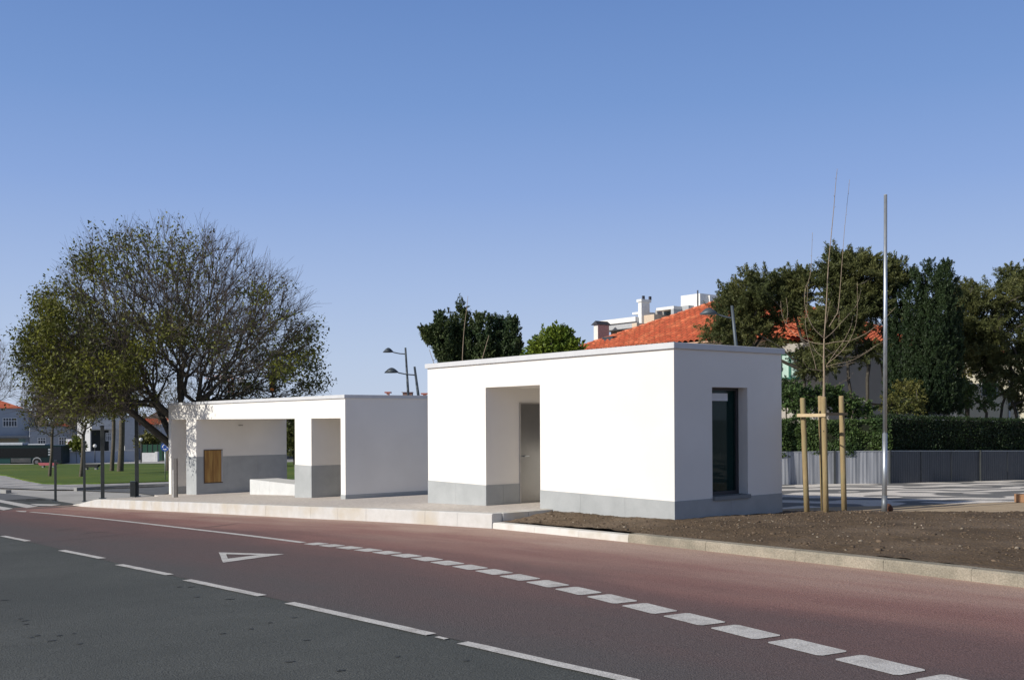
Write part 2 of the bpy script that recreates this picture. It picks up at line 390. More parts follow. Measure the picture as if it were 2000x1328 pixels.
for c in ((350, 1146, 6), (372, 1146, 7), (383, 1165, 5), (448, 1170, 10), (385, 1166, 4), (8, 1172, 9), (38, 1208, 5), (48, 1212, 8), (50, 1219, 6), (72, 1241, 6), (60, 1245, 4), (115, 1241, 6), (143, 1237, 4), (100, 1251, 9), (155, 1257, 6), (434, 1237, 6), (526, 1216, 5), (597, 1250, 7), (565, 1292, 10), (667, 1309, 7), (573, 1206, 6), (775, 1282, 5), (910, 1290, 6), (660, 1310, 5), (490, 1228, 4)):
    a = gnd(c[0]-c[2], c[1]+.5); b = gnd(c[0]+c[2], c[1]-.5); m_ = (a+b)/2; darkstrip([a, m_, b], .035+.012*random.random(), .0055)
bmesh.ops.recalc_face_normals(bm, faces=bm.faces[:])
for f in bm.faces:
    if f.normal.z < 0: f.normal_flip()
o = link_bm('tar_patches', bm, TAR); o['kind'] = 'structure'

# kerbs
def kerb_run(name, stations, h0, h1, wd, m, joints, both=False):
    """blocks following KERBL between l stations; h0 bottom offset, h1(l) top offset"""
    a = np.array(sorted(KERBL)); bm = bmesh.new()
    def pt(l, q):                          # q metres behind face
        r = float(np.interp(l, a[:, 0], a[:, 1]))+q; return lr(l, r)
    for s0, s1 in zip(stations, stations[1:]):
        g = .0025 if joints else 0; n = 3
        jit = random.uniform(-.003, .003)
        prof = [(-.004, h0), (jit, 'b'), (.022, 't'), (wd-.01, 't'), (wd, h0)]
        rings = []
        for i in range(n+1):
            l = s0+g+(s1-s0-2*g)*i/n; ring = []
            for q, h in prof:
                x, y = pt(l, q); hh = {'b': h1(l)-.022, 't': h1(l)}.get(h, h) if isinstance(h, str) else h
                ring.append(bm.verts.new((x, y, G(x, y)+hh+(jit*.5 if isinstance(h, str) else 0))))
            rings.append(ring)
        for A, B in zip(rings, rings[1:]):
            for k in range(4): bm.faces.new((A[k], A[k+1], B[k+1], B[k]))
        bm.faces.new(rings[0]); bm.faces.new(rings[-1][::-1])
    bmesh.ops.recalc_face_normals(bm, faces=bm.faces[:])
    return link_bm(name, bm, m)
def hplat(l): return .28 if l < 35.5 else max(.012, .28*(39.4-l)/3.9)
stn = [15.06+i*1.0 for i in range(25)]
kerb_run('kerb', stn, -.02, hplat, .24, KERB, True)['kind'] = 'structure'
kerb_run('kerb', [11.2, 12.45, 13.7, 15.04], -.02, lambda l: .115, .2, mat('kerb_pale', (.66, .64, .60), (.58, .56, .52), scale=3, rough=.85, bump=.2, c3=(.50, .46, .38), s3=2.), True)['kind'] = 'structure'
kerb_run('kerb', [-8.0, -6.5, -5.0, -3.5, -2.0, -.5, 1.0, 2.5, 4.0, 5.5, 6.6, 7.9, 9.5, 11.2], -.02, lambda l: .135, .2, KERB2, True)['kind'] = 'structure'
# return edge of platform
bm = bmesh.new()
for k in range(2):
    r0 = 11.15+k*.62; box(bm, LRF, 15.04, 15.26, r0, r0+.612, -3, -2, bev=0)
bm.free()
bm = bmesh.new(); bmj = [(11.146, 11.75), (11.756, 12.355)]
for a_, b_ in bmj:
    x, y = lr(15.1, (a_+b_)/2); zt = G(x, y)+.28; box(bm, LRF, 15.045, 15.27, a_, b_, zt-.3, zt, bev=.006)
link_bm('platform_edge', bm, KERB)['kind'] = 'structure'

# platform paving (cobbles) with raised level
def cobble_mat(name, c1, c2, dark=None, sc=14.):
    m = bpy.data.materials.new(name); m.use_nodes = True; n = m.node_tree.nodes; k = m.node_tree.links; p = n['Principled BSDF']; p.inputs['Roughness'].default_value = .8
    tc = n.new('ShaderNodeTexCoord'); v = n.new('ShaderNodeTexVoronoi'); v.inputs['Scale'].default_value = sc; k.new(tc.outputs['Object'], v.inputs[0])
    ve = n.new('ShaderNodeTexVoronoi'); ve.feature = 'DISTANCE_TO_EDGE'; ve.inputs['Scale'].default_value = sc; k.new(tc.outputs['Object'], ve.inputs[0])
    cr = n.new('ShaderNodeMixRGB'); k.new(v.outputs['Color'], cr.inputs[0]); cr.inputs[1].default_value = (*c1, 1); cr.inputs[2].default_value = (*c2, 1); out = cr.outputs[0]
    if dark:
        mp = n.new('ShaderNodeMapping'); mp.inputs['Scale'].default_value = (.30, .26, 1); k.new(tc.outputs['Object'], mp.inputs[0])
        wv = n.new('ShaderNodeTexNoise'); wv.inputs['Scale'].default_value = 1.0; wv.inputs['Detail'].default_value = 2.0; k.new(mp.outputs[0], wv.inputs[0])
        sy = n.new('ShaderNodeSeparateXYZ'); k.new(tc.outputs['Object'], sy.inputs[0])
        sn0 = n.new('ShaderNodeMath'); sn0.operation = 'MULTIPLY_ADD'; k.new(wv.outputs['Fac'], sn0.inputs[0]); sn0.inputs[1].default_value = 13.0; k.new(sy.outputs[1], sn0.inputs[2])
        sn = n.new('ShaderNodeMath'); sn.operation = 'MULTIPLY'; sn.inputs[1].default_value = 1.9; k.new(sn0.outputs[0], sn.inputs[0])
        s2 = n.new('ShaderNodeMath'); s2.operation = 'SINE'; k.new(sn.outputs[0], s2.inputs[0])
        mr = n.new('ShaderNodeMapRange'); mr.inputs[1].default_value = .15; mr.inputs[2].default_value = .4; mr.inputs[4].default_value = .85; k.new(s2.outputs[0], mr.inputs[0])
        mx = n.new('ShaderNodeMixRGB'); k.new(mr.outputs[0], mx.inputs[0]); k.new(out, mx.inputs[1]); mx.inputs[2].default_value = (*dark, 1); out = mx.outputs[0]
    ed = n.new('ShaderNodeMapRange'); ed.inputs[1].default_value = .01; ed.inputs[2].default_value = .07; ed.inputs[3].default_value = .78; k.new(ve.outputs['Distance'], ed.inputs[0])
    scv = n.new('ShaderNodeVectorMath'); scv.operation = 'SCALE'; k.new(out, scv.inputs[0]); k.new(ed.outputs[0], scv.inputs['Scale']); k.new(scv.outputs[0], p.inputs['Base Color'])
    b = n.new('ShaderNodeBump'); b.inputs['Strength'].default_value = .5; b.inputs['Distance'].default_value = .01; k.new(ed.outputs[0], b.inputs['Height']); k.new(b.outputs[0], p.inputs['Normal'])
    return m
a_ = np.array(sorted(KERBL))
front = [lr(l, float(np.interp(l, a_[:, 0], a_[:, 1]))+.235) for l in [15.27, 17, 19, 21, 23, 26, 29, 32, 35.5]]
COB = cobble_mat('cobbles', (.66, .60, .54), (.50, .45, .40))
sheet('pavement', front+[lr(35.5, 11.2), lr(37.9, 11.8), lr(37.9, 16.0), lr(15.27, 16.0)], .279, COB, step=1.0, skirt=.35)
# ramp at the far end of the platform
bm = bmesh.new(); g = []
for i in range(9):
    l = 35.5+i*.5; row = []
    for j in range(5):
        r = float(np.interp(l, a_[:, 0], a_[:, 1]))+.235; r += (11.9-r)*j/4; x, y = lr(l, r); row.append(bm.verts.new((x, y, G(x, y)+hplat(l)-.001 if l < 39.3 else G(x, y)+.004)))
    g.append(row)
for i in range(8):
    for j in range(4): bm.faces.new((g[i][j], g[i+1][j], g[i+1][j+1], g[i][j+1]))
bmesh.ops.recalc_face_normals(bm, faces=bm.faces[:])
if bm.faces[:][0].normal.z < 0: [f.normal_flip() for f in bm.faces]
link_bm('pavement_ramp', bm, PAVE)['kind'] = 'structure'
# patterned pavement to the right and behind
CAL = cobble_mat('patterned_cobbles', (.80, .75, .68), (.68, .63, .57), dark=(.075, .08, .085), sc=12)
sheet('pavement', [lr(*q) for q in ((-14, 16), (15.0, 16), (15.0, 12.0), (15.2, 12.0), (15.2, 16.02), (23, 16.02), (34, 30), (34, 48), (-14, 48))], .12, CAL, step=1.5)
# sandy strip
SAND = mat('sand', (.46, .36, .24), (.38, .29, .19), scale=2, rough=.95, bump=.3, fine=.15, fscale=40)
sheet('path', [gnd(*c, .135) for c in ((1470, 997), (1600, 990.5), (1740, 987), (1850, 984), (2000, 979), (2300, 970), (2300, 1020), (2000, 1008), (1700, 1004), (1500, 1008))], .135, SAND, step=1.0)

# soil bed, displaced
def soil_h(l, r):
    p = Vector((l, r, 0))
    h = .13+.05*min(max((r-10.8)/1.5, 0), 1)+.03*math.exp(-((l-11.8)**2)/6-((r-12.6)**2)/2)
    h += .022*mnoise.noise(p*.7)+.016*mnoise.noise(p*2.3)+.012*mnoise.noise(p*6)+.008*mnoise.noise(p*14)
    # rake lines / clods
    edge = max(14.6, min(15.75+.62*(11.8-l), 19.6))+.3+.22*mnoise.noise(Vector((l*.8, 3, 0)))
    h -= .16*min(max((r-edge+.5)/.6, 0), 1)
    if l > 12: h += .045*min((l-12)/2.5, 1)*min(max((r-11.2)/.8, 0), 1)
    return h
def soil():
    ls = np.arange(-6, 15.041, .045); V = []; Q = []; n = None
    ka = np.array(sorted(KERBL)); R1 = 23
    for l in ls:
        k0 = float(np.interp(l, ka[:, 0], ka[:, 1]))+.19; row = []
        q = 0.0; r = k0
        rs = k0+np.concatenate([np.arange(0, 3, .045), np.arange(3, 11.0, .07)])
        n = len(rs)
        for r in rs:
            x, y = lr(l, r); jx = .012*mnoise.noise(Vector((l*9, r*9, 5)))
            V.append((x+jx, y, G(x, y)+soil_h(l, r)))
    for i in range(len(ls)-1):
        for j in range(n-1): Q.append((i*n+j, i*n+j+1, (i+1)*n+j+1, (i+1)*n+j))
    m = mat('soil', (.086, .059, .035), (.130, .090, .054), scale=1.6, rough=.97, bump=1., bscale=28, fine=.32, fscale=26, c3=(.17, .125, .085), s3=.5)
    o = arrays('soil', V, Q, m); o['kind'] = 'structure'
    if o.data.polygons[0].normal.z < 0: o.data.flip_normals()
soil()
def soil_z(x, y):
    l, r = tolr(x, y); return G(x, y)+soil_h(l, r)
# clods and pebbles scattered over the bed
def clods():
    ico = bmesh.new(); bmesh.ops.create_icosphere(ico, subdivisions=1, radius=1); IV = np.array([v.co[:] for v in ico.verts]); IF = np.array([[v.index for v in f.verts] for f in ico.faces]); ico.free()
    V = []; Q = []; MI = []; N = 9000
    for i in range(N):
        l = RNG.uniform(-2, 14.9); r = RNG.uniform(10.9, max(13.5, min(15.75+.62*(11.8-l), 19.6)))
        k0 = float(np.interp(l, a_[:, 0], a_[:, 1]))+.22
        if r < k0 or (l > 11.6 and r > 12.3): continue
        x, y = lr(l, r); s = .006+.012*RNG.random()**2+(.02*RNG.random() if RNG.random() < .06 else 0)
        z = soil_z(x, y); v = IV*(1+RNG.normal(0, .22, (len(IV), 1)))*np.array([s*RNG.uniform(.8, 1.6), s*RNG.uniform(.8, 1.6), s*RNG.uniform(.4, .9)])
        a = RNG.uniform(0, 6.28); c, sn = math.cos(a), math.sin(a); v = v@np.array([[c, sn, 0], [-sn, c, 0], [0, 0, 1]])
        Q.append(IF+len(V)*len(IV)); V.append(v+np.array([x, y, z+s*.2])); MI += [1 if RNG.random() < .07 else 0]*len(IF)
    o = arrays('soil_clods', np.concatenate(V), np.concatenate(Q), [mat('clod', (.10, .072, .05), (.15, .11, .075), scale=6, rough=.95, island=.35), mat('pebble', (.28, .235, .18), (.21, .175, .135), scale=6, rough=.9, island=.3)], mi=MI)
    tag(o, 'loose brown clods and pale pebbles scattered over the bare soil bed', 'clods', kind='stuff')
clods()

# left side surfaces
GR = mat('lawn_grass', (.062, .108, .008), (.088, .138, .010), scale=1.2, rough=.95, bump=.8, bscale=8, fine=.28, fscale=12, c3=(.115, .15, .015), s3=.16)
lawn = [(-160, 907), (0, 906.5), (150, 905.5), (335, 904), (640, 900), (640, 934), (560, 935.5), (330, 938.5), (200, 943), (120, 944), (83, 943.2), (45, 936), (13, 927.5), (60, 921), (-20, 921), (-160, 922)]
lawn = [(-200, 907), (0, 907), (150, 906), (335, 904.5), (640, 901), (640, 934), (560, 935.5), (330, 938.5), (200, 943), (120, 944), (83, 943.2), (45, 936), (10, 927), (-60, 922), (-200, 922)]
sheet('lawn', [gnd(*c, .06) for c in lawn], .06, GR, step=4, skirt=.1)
sheet('side_road', [gnd(*c) for c in ((150, 957.5), (330, 950), (680, 941), (680, 957), (420, 957), (330, 962), (310, 968.5), (265, 962))], .0, ASPH2, step=2)
sheet('side_road', [gnd(*c) for c in ((-200, 950), (0, 963), (20, 964), (112, 975), (60, 979), (-40, 979), (-200, 975))], .0, ASPH2, step=2)
CALP = cobble_mat('pale_cobbles', (.50, .48, .45), (.40, .38, .36), dark=(.24, .24, .24), sc=9)
sheet('pavement', [gnd(*c, .03) for c in ((-200, 923), (10, 929), (45, 938), (83, 945), (120, 946), (200, 945), (330, 940.5), (640, 936), (640, 940), (330, 948), (150, 956), (90, 956), (-200, 945))], .03, CALP, step=2)
bm = bmesh.new()
def kerbline(pts, wd, h):
    P = smoothline([(p.x, p.y, 0) for p in pts], 6); vs = []
    for i, p in enumerate(P):
        d = (P[min(i+1, len(P)-1)]-P[max(i-1, 0)]).normalized(); n = Vector((-d.y, d.x, 0))*wd*.5
        z = G(p.x, p.y); q0 = p-n; q1 = p+n
        vs.append([bm.verts.new((q.x, q.y, z+hh)) for q, hh in ((q0, -.03), (q0, h), (q1, h), (q1, -.03))])
    for a, b in zip(vs, vs[1:]):
        for k in range(3): bm.faces.new((a[k], a[k+1], b[k+1], b[k]))
    bm.faces.new(vs[0]); bm.faces.new(vs[-1][::-1])
kerbline([gnd(*c) for c in ((147, 957.5), (200, 954.5), (330, 949), (560, 941.5), (660, 938))], .25, .14)
kerbline([gnd(*c) for c in ((-120, 957), (-20, 960), (17, 962))], .25, .14)
bmesh.ops.recalc_face_normals(bm, faces=bm.faces[:])
link_bm('kerb', bm, mat('kerb_grey', (.30, .30, .29)))['kind'] = 'structure'
sheet('road', [gnd(*c) for c in ((-260, 903.6), (700, 898.5), (700, 896), (-260, 899.5))], .02, mat('far_road', (.36, .35, .34)), step=6)

# ------------------------------------------------------------------ pavilions
def zt(off): return EYE+off
ob = lr(15.5, 13.8); zb = G(*ob)
# --- right hand kiosk
kio = thing('kiosk_building', (*ob, zb), 'white cube shaped kiosk in front with grey stone base, doorway niche and narrow dark window', 'building')
lN = lwall(1316.8); lF = lwall(835.7); o0 = lwall(1054.7); o1 = lwall(948.8)      # near/far ends, opening
DB = 2.87; ZC = zt(1.178); ZO = zt(.672); ZP = zt(-1.412); WT = .32
wx0, wx1 = R0+.95, R0+1.90; WZ1 = zt((815-755)*17.47/F); WZ0 = zt(-1.43); r2 = R0+DB
parts = [(lN, lF, R0, r2, ZO, ZC),                         # roof block
         (o0+.002, lN+WT, R0, R0+WT, -.6, ZO), (lN+WT, o0, R0, R0+WT, -.6, ZO)]
bm = bmesh.new()
box(bm, LRF, lN, lF, R0, r2, ZO, ZC)
box(bm, LRF, lN, o0, R0, R0+WT, -.5, ZO)                # front wall right of the niche
box(bm, LRF, o0-.2, o0, R0+WT, r2-WT, -.5, ZO)           # niche side wall
box(bm, LRF, lN, o1, r2-WT, r2, -.5, ZO)                 # back wall
box(bm, LRF, o1, lF, R0, r2, -1.0, ZO)                   # left block
box(bm, LRF, lN, lN+WT, R0+WT, wx0, -.5, ZO)             # gable wall, window opening
box(bm, LRF, lN, lN+WT, wx1, r2-WT, -.5, ZO)
box(bm, LRF, lN, lN+WT, wx0, wx1, -.5, WZ0)
box(bm, LRF, lN, lN+WT, wx0, wx1, WZ1, ZO)
link_bm('wall', bm, RENDER, kio)
# plinth panels, 8 mm proud with fine joints
def plinth_run(name, fr_axis, a0, a1, plane, out, z0, z1, parent, step=1.25, th=.009):
    bm = bmesh.new(); n = max(1, round(abs(a1-a0)/step)); 
    for i in range(n):
        s = a0+(a1-a0)*i/n+(.0015 if i else 0); e = a0+(a1-a0)*(i+1)/n-(.0015 if i < n-1 else 0)
        lo, hi = min(s, e), max(s, e)
        p0, p1 = (plane-th, plane+.002) if out < 0 else (plane-.002, plane+th)
        if fr_axis == 'l': box(bm, LRF, lo, hi, p0, p1, z0, z1)
        else: box(bm, LRF, p0, p1, lo, hi, z0, z1)
    return link_bm(name, bm, STONE, parent)
T = .009
plinth_run('plinth', 'l', lN-T, o0, R0, -1, -.5, ZP, kio); plinth_run('plinth', 'l', o1, lF, R0, -1, -1, ZP, kio)
plinth_run('plinth', 'r', R0+.0021, r2, lN, -1, -.5, ZP, kio)
DR0, DR1 = R0+.93, R0+1.88
plinth_run('plinth', 'r', R0-T, DR0-.03, o1, -1, -1, ZP, kio, step=.6)
plinth_run('plinth', 'r', DR1+.04, r2-WT, o1, -1, -1, ZP, kio)
boxes('coping', LRF, [(lN-.05, lF+.05, R0-.05, r2+.05, ZC, ZC+.105)], COPING, kio, bev=.006)
DOORM = mat('door_metal', (.23, .23, .23), (.20, .20, .20), scale=1.2, rough=.28, metal=.75, spec=.5)
ZD1 = zt((817.9-787.4)*20.96/F); zfl = G(*lr(o1, R0+1.4))+.28
dr = boxes('door', LRF, [(o1-.012, o1+.01, DR0, DR1, zfl+.01, ZD1)], DOORM, kio)
boxes('door_frame', LRF, [(o1-.02, o1+.01, DR0-.03, DR0, zfl, ZD1+.03), (o1-.02, o1+.01, DR1, DR1+.03, zfl, ZD1+.03), (o1-.02, o1+.01, DR0, DR1, ZD1, ZD1+.03)], mat('door_frame', (.45, .43, .40), rough=.5), kio)
bm = bmesh.new(); zh = zfl+1.03; box(bm, LRF, o1-.075, o1-.012, DR0+.06, DR0+.085, zh-.01, zh+.01); box(bm, LRF, o1-.075, o1-.055, DR0+.085, DR0+.19, zh-.01, zh+.01)
link_bm('handle', bm, GALV, dr)
# niche floor is the pavement; window
def glassmat():
    m = bpy.data.materials.new('window_glass'); m.use_nodes = True; n = m.node_tree.nodes; k = m.node_tree.links; p = n['Principled BSDF']
    p.inputs['Base Color'].default_value = (.008, .05, .045, 1); p.inputs['Roughness'].default_value = .03; p.inputs['Specular IOR Level'].default_value = .5
    tr = n.new('ShaderNodeBsdfTransparent'); tr.inputs[0].default_value = (.22, .42, .42, 1); mx = n.new('ShaderNodeMixShader'); mx.inputs[0].default_value = .6
    k.new(p.outputs[0], mx.inputs[1]); k.new(tr.outputs[0], mx.inputs[2]); k.new(mx.outputs[0], n['Material Output'].inputs[0]); return m
GLASS = glassmat()
FRM = mat('window_frame', (.055, .052, .055), rough=.5)
wn = boxes('window_frame', LRF, [(lN+.21, lN+.29, wx1-.07, wx1-.001, WZ0+.05, WZ1-.001), (lN+.21, lN+.29, wx0+.001, wx0+.05, WZ0+.05, WZ1-.001), (lN+.21, lN+.29, wx0+.05, wx1-.07, WZ0+.05, WZ0+.11), (lN+.21, lN+.29, wx0+.05, wx1-.07, WZ1-.05, WZ1-.001)], FRM, kio)
boxes('pane', LRF, [(lN+.245, lN+.255, wx0+.05, wx1-.07, WZ0+.11, WZ1-.05)], GLASS, wn)
boxes('window_sill', LRF, [(lN-.06, lN+.21, wx0-.0, wx1+.02, WZ0-.02, WZ0+.05)], mat('sill', (.20, .22, .23), rough=.6), kio, bev=.004)
INT = mat('interior', (.10, .17, .17), rough=.8)
boxes('interior_shelf', LRF, [(lN+.9, lN+1.6, R0+WT+.02, R0+2.3, zt(-.9), zt(-.86)), (lN+.9, lN+.94, R0+WT+.02, R0+2.3, -.3, zt(-.9))], INT, kio)
boxes('interior_blind', LRF, [(lN+.42, lN+.44, wx0+.30, wx0+.70, zt(-.9), WZ1-.3)], mat('blind', (.05, .42, .38), rough=.7), kio)
boxes('sky_gleam_panel', LRF, [(lN+.215, lN+.24, wx0+.20, wx0+.66, WZ1-.235, WZ1-.10)], mat('sky_gleam_panel', (.75, .76, .75)), kio)  # pale plate added before the pane to stand for sky brightness in the glass

# --- left hand open shelter
oa = lr(30, 14); she = thing('shelter_building', (*oa, G(*oa)), 'long low white shelter farther back with open bays, grey stone dado and slim roof edge', 'building')
e0 = lwall(674.2); e1 = lwall(665.2); a0 = lwall(608); a1 = lwall(575.7); b0 = lwall(383.2); b1 = lwall(363.9); c0 = lwall(334); c1 = lwall(329.4)
DA = 3.43; ra = R0+DA; ZAC = zt(.572); ZAO = zt(.043); ZAP = zt(-1.287); ZLP = zt(-1.99)
bm = bmesh.new()
box(bm, LRF, e0, c1, R0, ra, ZAO, ZAC)
box(bm, LRF, e0, e1, R0, ra, -1.2, ZAO)
box(bm, LRF, e1, a0, ra-.25, ra, -1.3, ZAO)
box(bm, LRF, a0, a1, R0, ra, -1.5, ZAO)
box(bm, LRF, b0, b1, R0, ra, -2, ZAO)
box(bm, LRF, b1, c0, ra-.25, ra, -2, ZAO)
box(bm, LRF, c0, c1, R0, ra, -2, ZAO)
link_bm('wall', bm, RENDER, she)
plinth_run('dado', 'l', a0-T, a1+T, R0, -1, -1.6, ZAP, she, 1.1); plinth_run('dado', 'r', R0+.0021, ra-.25, a0, -1, -1.6, ZAP, she, 1.1)
plinth_run('dado', 'r', R0+.0021, ra, a1, 1, -1.6, ZAP, she, 1.1)
plinth_run('dado', 'l', b0-T, b1+T, R0, -1, -2, ZAP, she, 1.1); plinth_run('dado', 'r', R0+.0021, ra+T, b0, -1, -2, ZAP, she, 1.2)
plinth_run('plinth', 'l', e0-T, e1, R0, -1, -1.4, ZLP, she); plinth_run('plinth', 'r', R0+.0021, ra, e0, -1, -1.4, ZLP, she, 1.2)
plinth_run('plinth', 'r', R0+.01, ra-.25, c0, -1, -2, zt(-2.49), she, 1.2)
boxes('coping', LRF, [(e0-.05, c1+.05, R0-.05, ra+.05, ZAC, ZAC+.095)], COPING, she, bev=.006)
WOOD = mat('board_wood', (.33, .18, .055), (.24, .125, .04), scale=2.5, rough=.6, stretch=(8, 8, .8), c3=(.42, .26, .08), s3=1.2)
k0, k1 = R0+.26, R0+.95; kz0, kz1 = zt(-2.24), zt(-1.04)
kb = boxes('display_panel', LRF, [(b0-.022, b0-.009, k0+.03, k0+.33, kz0+.03, kz1-.03), (b0-.022, b0-.009, k0+.334, k1-.05, kz0+.03, kz1-.03)], WOOD, she, label='brown wooden board set in the grey dado')
boxes('panel_frame', LRF, [(b0-.03, b0-.008, k0, k0+.03, kz0, kz1), (b0-.03, b0-.008, k0+.03, k1, kz1-.03, kz1), (b0-.03, b0-.008, k0+.03, k1, kz0, kz0+.03)], mat('frame_brown', (.10, .07, .05)), kb)
boxes('frame_trim', LRF, [(b0-.032, b0-.008, k1-.05, k1, kz0+.03, kz1-.03)], mat('trim_grey', (.42, .43, .44), rough=.4), kb)
# vent / lamp on the wall high up
boxes('wall_light', LRF, [(b0-.03, b0-.001, R0+1.55, R0+1.72, zt(-.18), zt(-.165))], mat('trim_dark', (.15, .13, .12)), she)
# bench block
bp = gnd(488, 965, .28); bl, br = tolr(bp.x, bp.y); bzt = bp.z+.5
bn = boxes('stone_bench', LRF, [(a1+.02, bl-1.62, br, br+1.0, -1.55, bzt), (bl-1.615, bl-.8, br, br+1.0, -1.7, bzt), (bl-.795, bl, br, br+1.0, -1.75, bzt)], mat('pale_stone', (.60, .61, .60), (.54, .55, .54), scale=3, rough=.8, fine=.05), origin=(*lr(bl-1.5, br+.5), bp.z), bev=.008)
tag(bn, 'low pale stone block bench in the wide open bay of the shelter', 'bench')
# slim fountain post in the leftmost bay
fp = gnd(342, 971, .28); fo = thing('service_post', fp, 'slim grey steel service post standing in the narrow leftmost bay of the shelter', 'post')
fr = Fr(fp, (1, 0)); boxes('post', fr, [(-.07, -.03, -.05, .05, 0, .90)], mat('post_pale', (.55, .54, .52), rough=.5), fo); boxes('housing', fr, [(-.03, .075, -.05, .07, 0, 1.28)], mat('post_dark', (.16, .15, .14), rough=.5), fo, bev=.006)

# ------------------------------------------------------------------ pole, stakes, young tree
def poly_px(pts, Y, dy=None):
    return [at(x, y, Y+(dy[i] if dy else 0)) for i, (x, y) in enumerate(pts)]
pb = gnd(1727.3, 997, .165); YP = pb.y
fl = thing('flagpole', pb, 'tall bare galvanised pole standing alone at the right edge of the soil bed', 'pole')
tubeobj('pole', [at(1727.3, 1000, YP), at(1728.3, 846, YP)], [.045, .043], GALV, fl, n=16)
tubeobj('upper_pole', [at(1728.3, 848, YP), at(1729.6, 381, YP)], [.037, .030], GALV, fl, n=16)
tubeobj('cap', [at(1729.6, 381.5, YP), at(1729.6, 380, YP)], [.033, .020], mat('cap_grey', (.4, .42, .45)), fl, n=12)
tubeobj('base_sleeve', [at(1727.2, 1001, YP), at(1727.5, 968, YP)], [.052, .051], mat('sleeve', (.20, .22, .24), rough=.5, metal=.5), fl, n=16)
rk = bmesh.new(); bmesh.ops.create_icosphere(rk, subdivisions=3, radius=.075)
for v in rk.verts: v.co *= 1+.35*mnoise.noise(v.co*14); v.co.z *= 1.1
rp = gnd(1736, 996, .16); bmesh.ops.translate(rk, verts=rk.verts, vec=(rp.x, rp.y, rp.z+.04))
tag(link_bm('earth_lump', rk, mat('brick_lump', (.14, .065, .04), (.09, .045, .03), scale=9, bump=.6), origin=rp), 'rust brown earth lump at the foot of the galvanised pole', 'earth lump')

st_b = gnd(1612, 1001, .165); YS = st_b.y
tg = thing('tree_stake_frame', st_b, 'four round timber stakes tied by battens around the slim young tree', 'tree stakes')
for (x0, y0, x1, y1, dy) in ((1567.5, 777, 1576, 1001, .18), (1602.5, 773, 1608.5, 996, .5), (1608.5, 775, 1613.5, 1003, -.12), (1643, 773, 1649, 998, .3)):
    Y = YS+dy; r = .049
    pts = [at(x1+(x0-x1)*t, y1+4+(y0-y1-4)*t, Y) for t in (0, .33, .66, .985, 1)]
    tubeobj('stake', pts, [r*1.04, r, r*1.01, r*.98, r*.86], STAKE, tg, n=12)
Yb = YS-.05
p0, p1 = at(1557, 811, YS+.12), at(1613, 811, YS-.19)
def batten(p, q, hh, th, m):
    d = (q-p); d.z = 0; ln = d.length; d.normalize(); fr = Fr((p.x, p.y, (p.z+q.z)/2), (d.x, d.y)); boxes('batten', fr, [(0, ln, -th, 0, -hh, hh)], m, tg, bev=.003)
batten(p0, p1, .030, .022, BATTEN); batten(at(1606, 809, YS-.08), at(1654, 808, YS+.33), .024, .022, mat('batten_shaded', (.26, .19, .11)))  # second batten is a darker copy, its shade is in the colour
tubeobj('tie', [at(1604, 842, YS+.02), at(1609, 842, YS-.17), at(1615, 842, YS-.1)], .012, DARK, tg, n=6)

def zz(pts): return [(x/3.0175+1380, y/3.0175+320) for x, y in pts]
yt = thing('young_tree', gnd(1610, 1000, .165), 'slim leafless young tree with upswept whips between the timber stakes', 'tree')
YT = YS+.12
trunk = [(1610.5, 1003), (1609.5, 900), (1608.8, 800), (1609.5, 740), (1609, 700), (1609.6, 661)]
tubeobj('trunk', smoothline(poly_px(trunk, YT), 4), [.034-.0011*i for i in range(21)], BARKP, yt, n=10)
bm = bmesh.new()
BR = [([(693, 1030), (705, 850), (718, 600), (735, 420), (750, 260), (762, 110), (770, 30)], 0, .014), ([(722, 960), (755, 905), (775, 860), (790, 700), (797, 600), (812, 400), (828, 240), (843, 95)], .2, .010),
      ([(693, 1028), (650, 990), (620, 950), (590, 880), (578, 810), (583, 740), (612, 650), (620, 520), (624, 405)], -.3, .010), ([(700, 1028), (740, 995), (790, 940), (845, 880), (890, 820), (912, 730)], .4, .008),
      ([(700, 1062), (760, 1050), (850, 1040), (930, 1005), (980, 970), (1040, 920), (1115, 845)], -.5, .009), ([(700, 1085), (730, 1110), (770, 1130), (860, 1140), (920, 1120), (990, 1075), (1085, 1025)], .5, .009),
      ([(703, 1195), (760, 1180), (850, 1160), (930, 1120), (1000, 1070)], -.2, .007), ([(705, 1190), (760, 1110), (810, 1040), (850, 960), (862, 900)], .3, .007), ([(710, 1180), (780, 1120), (830, 1060), (870, 980), (888, 880), (888, 700)], -.4, .008),
      ([(690, 1062), (640, 1057), (600, 1045), (550, 1020), (500, 985), (460, 930), (442, 870), (437, 810)], .4, .008), ([(690, 1222), (650, 1215), (610, 1210), (585, 1190), (565, 1155)], -.3, .008),
      ([(648, 1216), (632, 1150), (610, 1080), (590, 1000), (583, 930), (592, 840), (596, 720)], -.25, .007), ([(690, 1025), (696, 980), (715, 880), (730, 810)], .15, .005), ([(470, 940), (478, 870), (470, 790)], .5, .004), ([(705, 1200), (800, 1190), (900, 1160)], .1, .005),
      ([(700, 1140), (760, 1105), (860, 1098)], .2, .004), ([(688, 1140), (650, 1110), (620, 1060)], .2, .004), ([(780, 935), (782, 880), (775, 850)], .1, .004), ([(755, 1310), (830, 1270), (865, 1230)], .5, .004)]
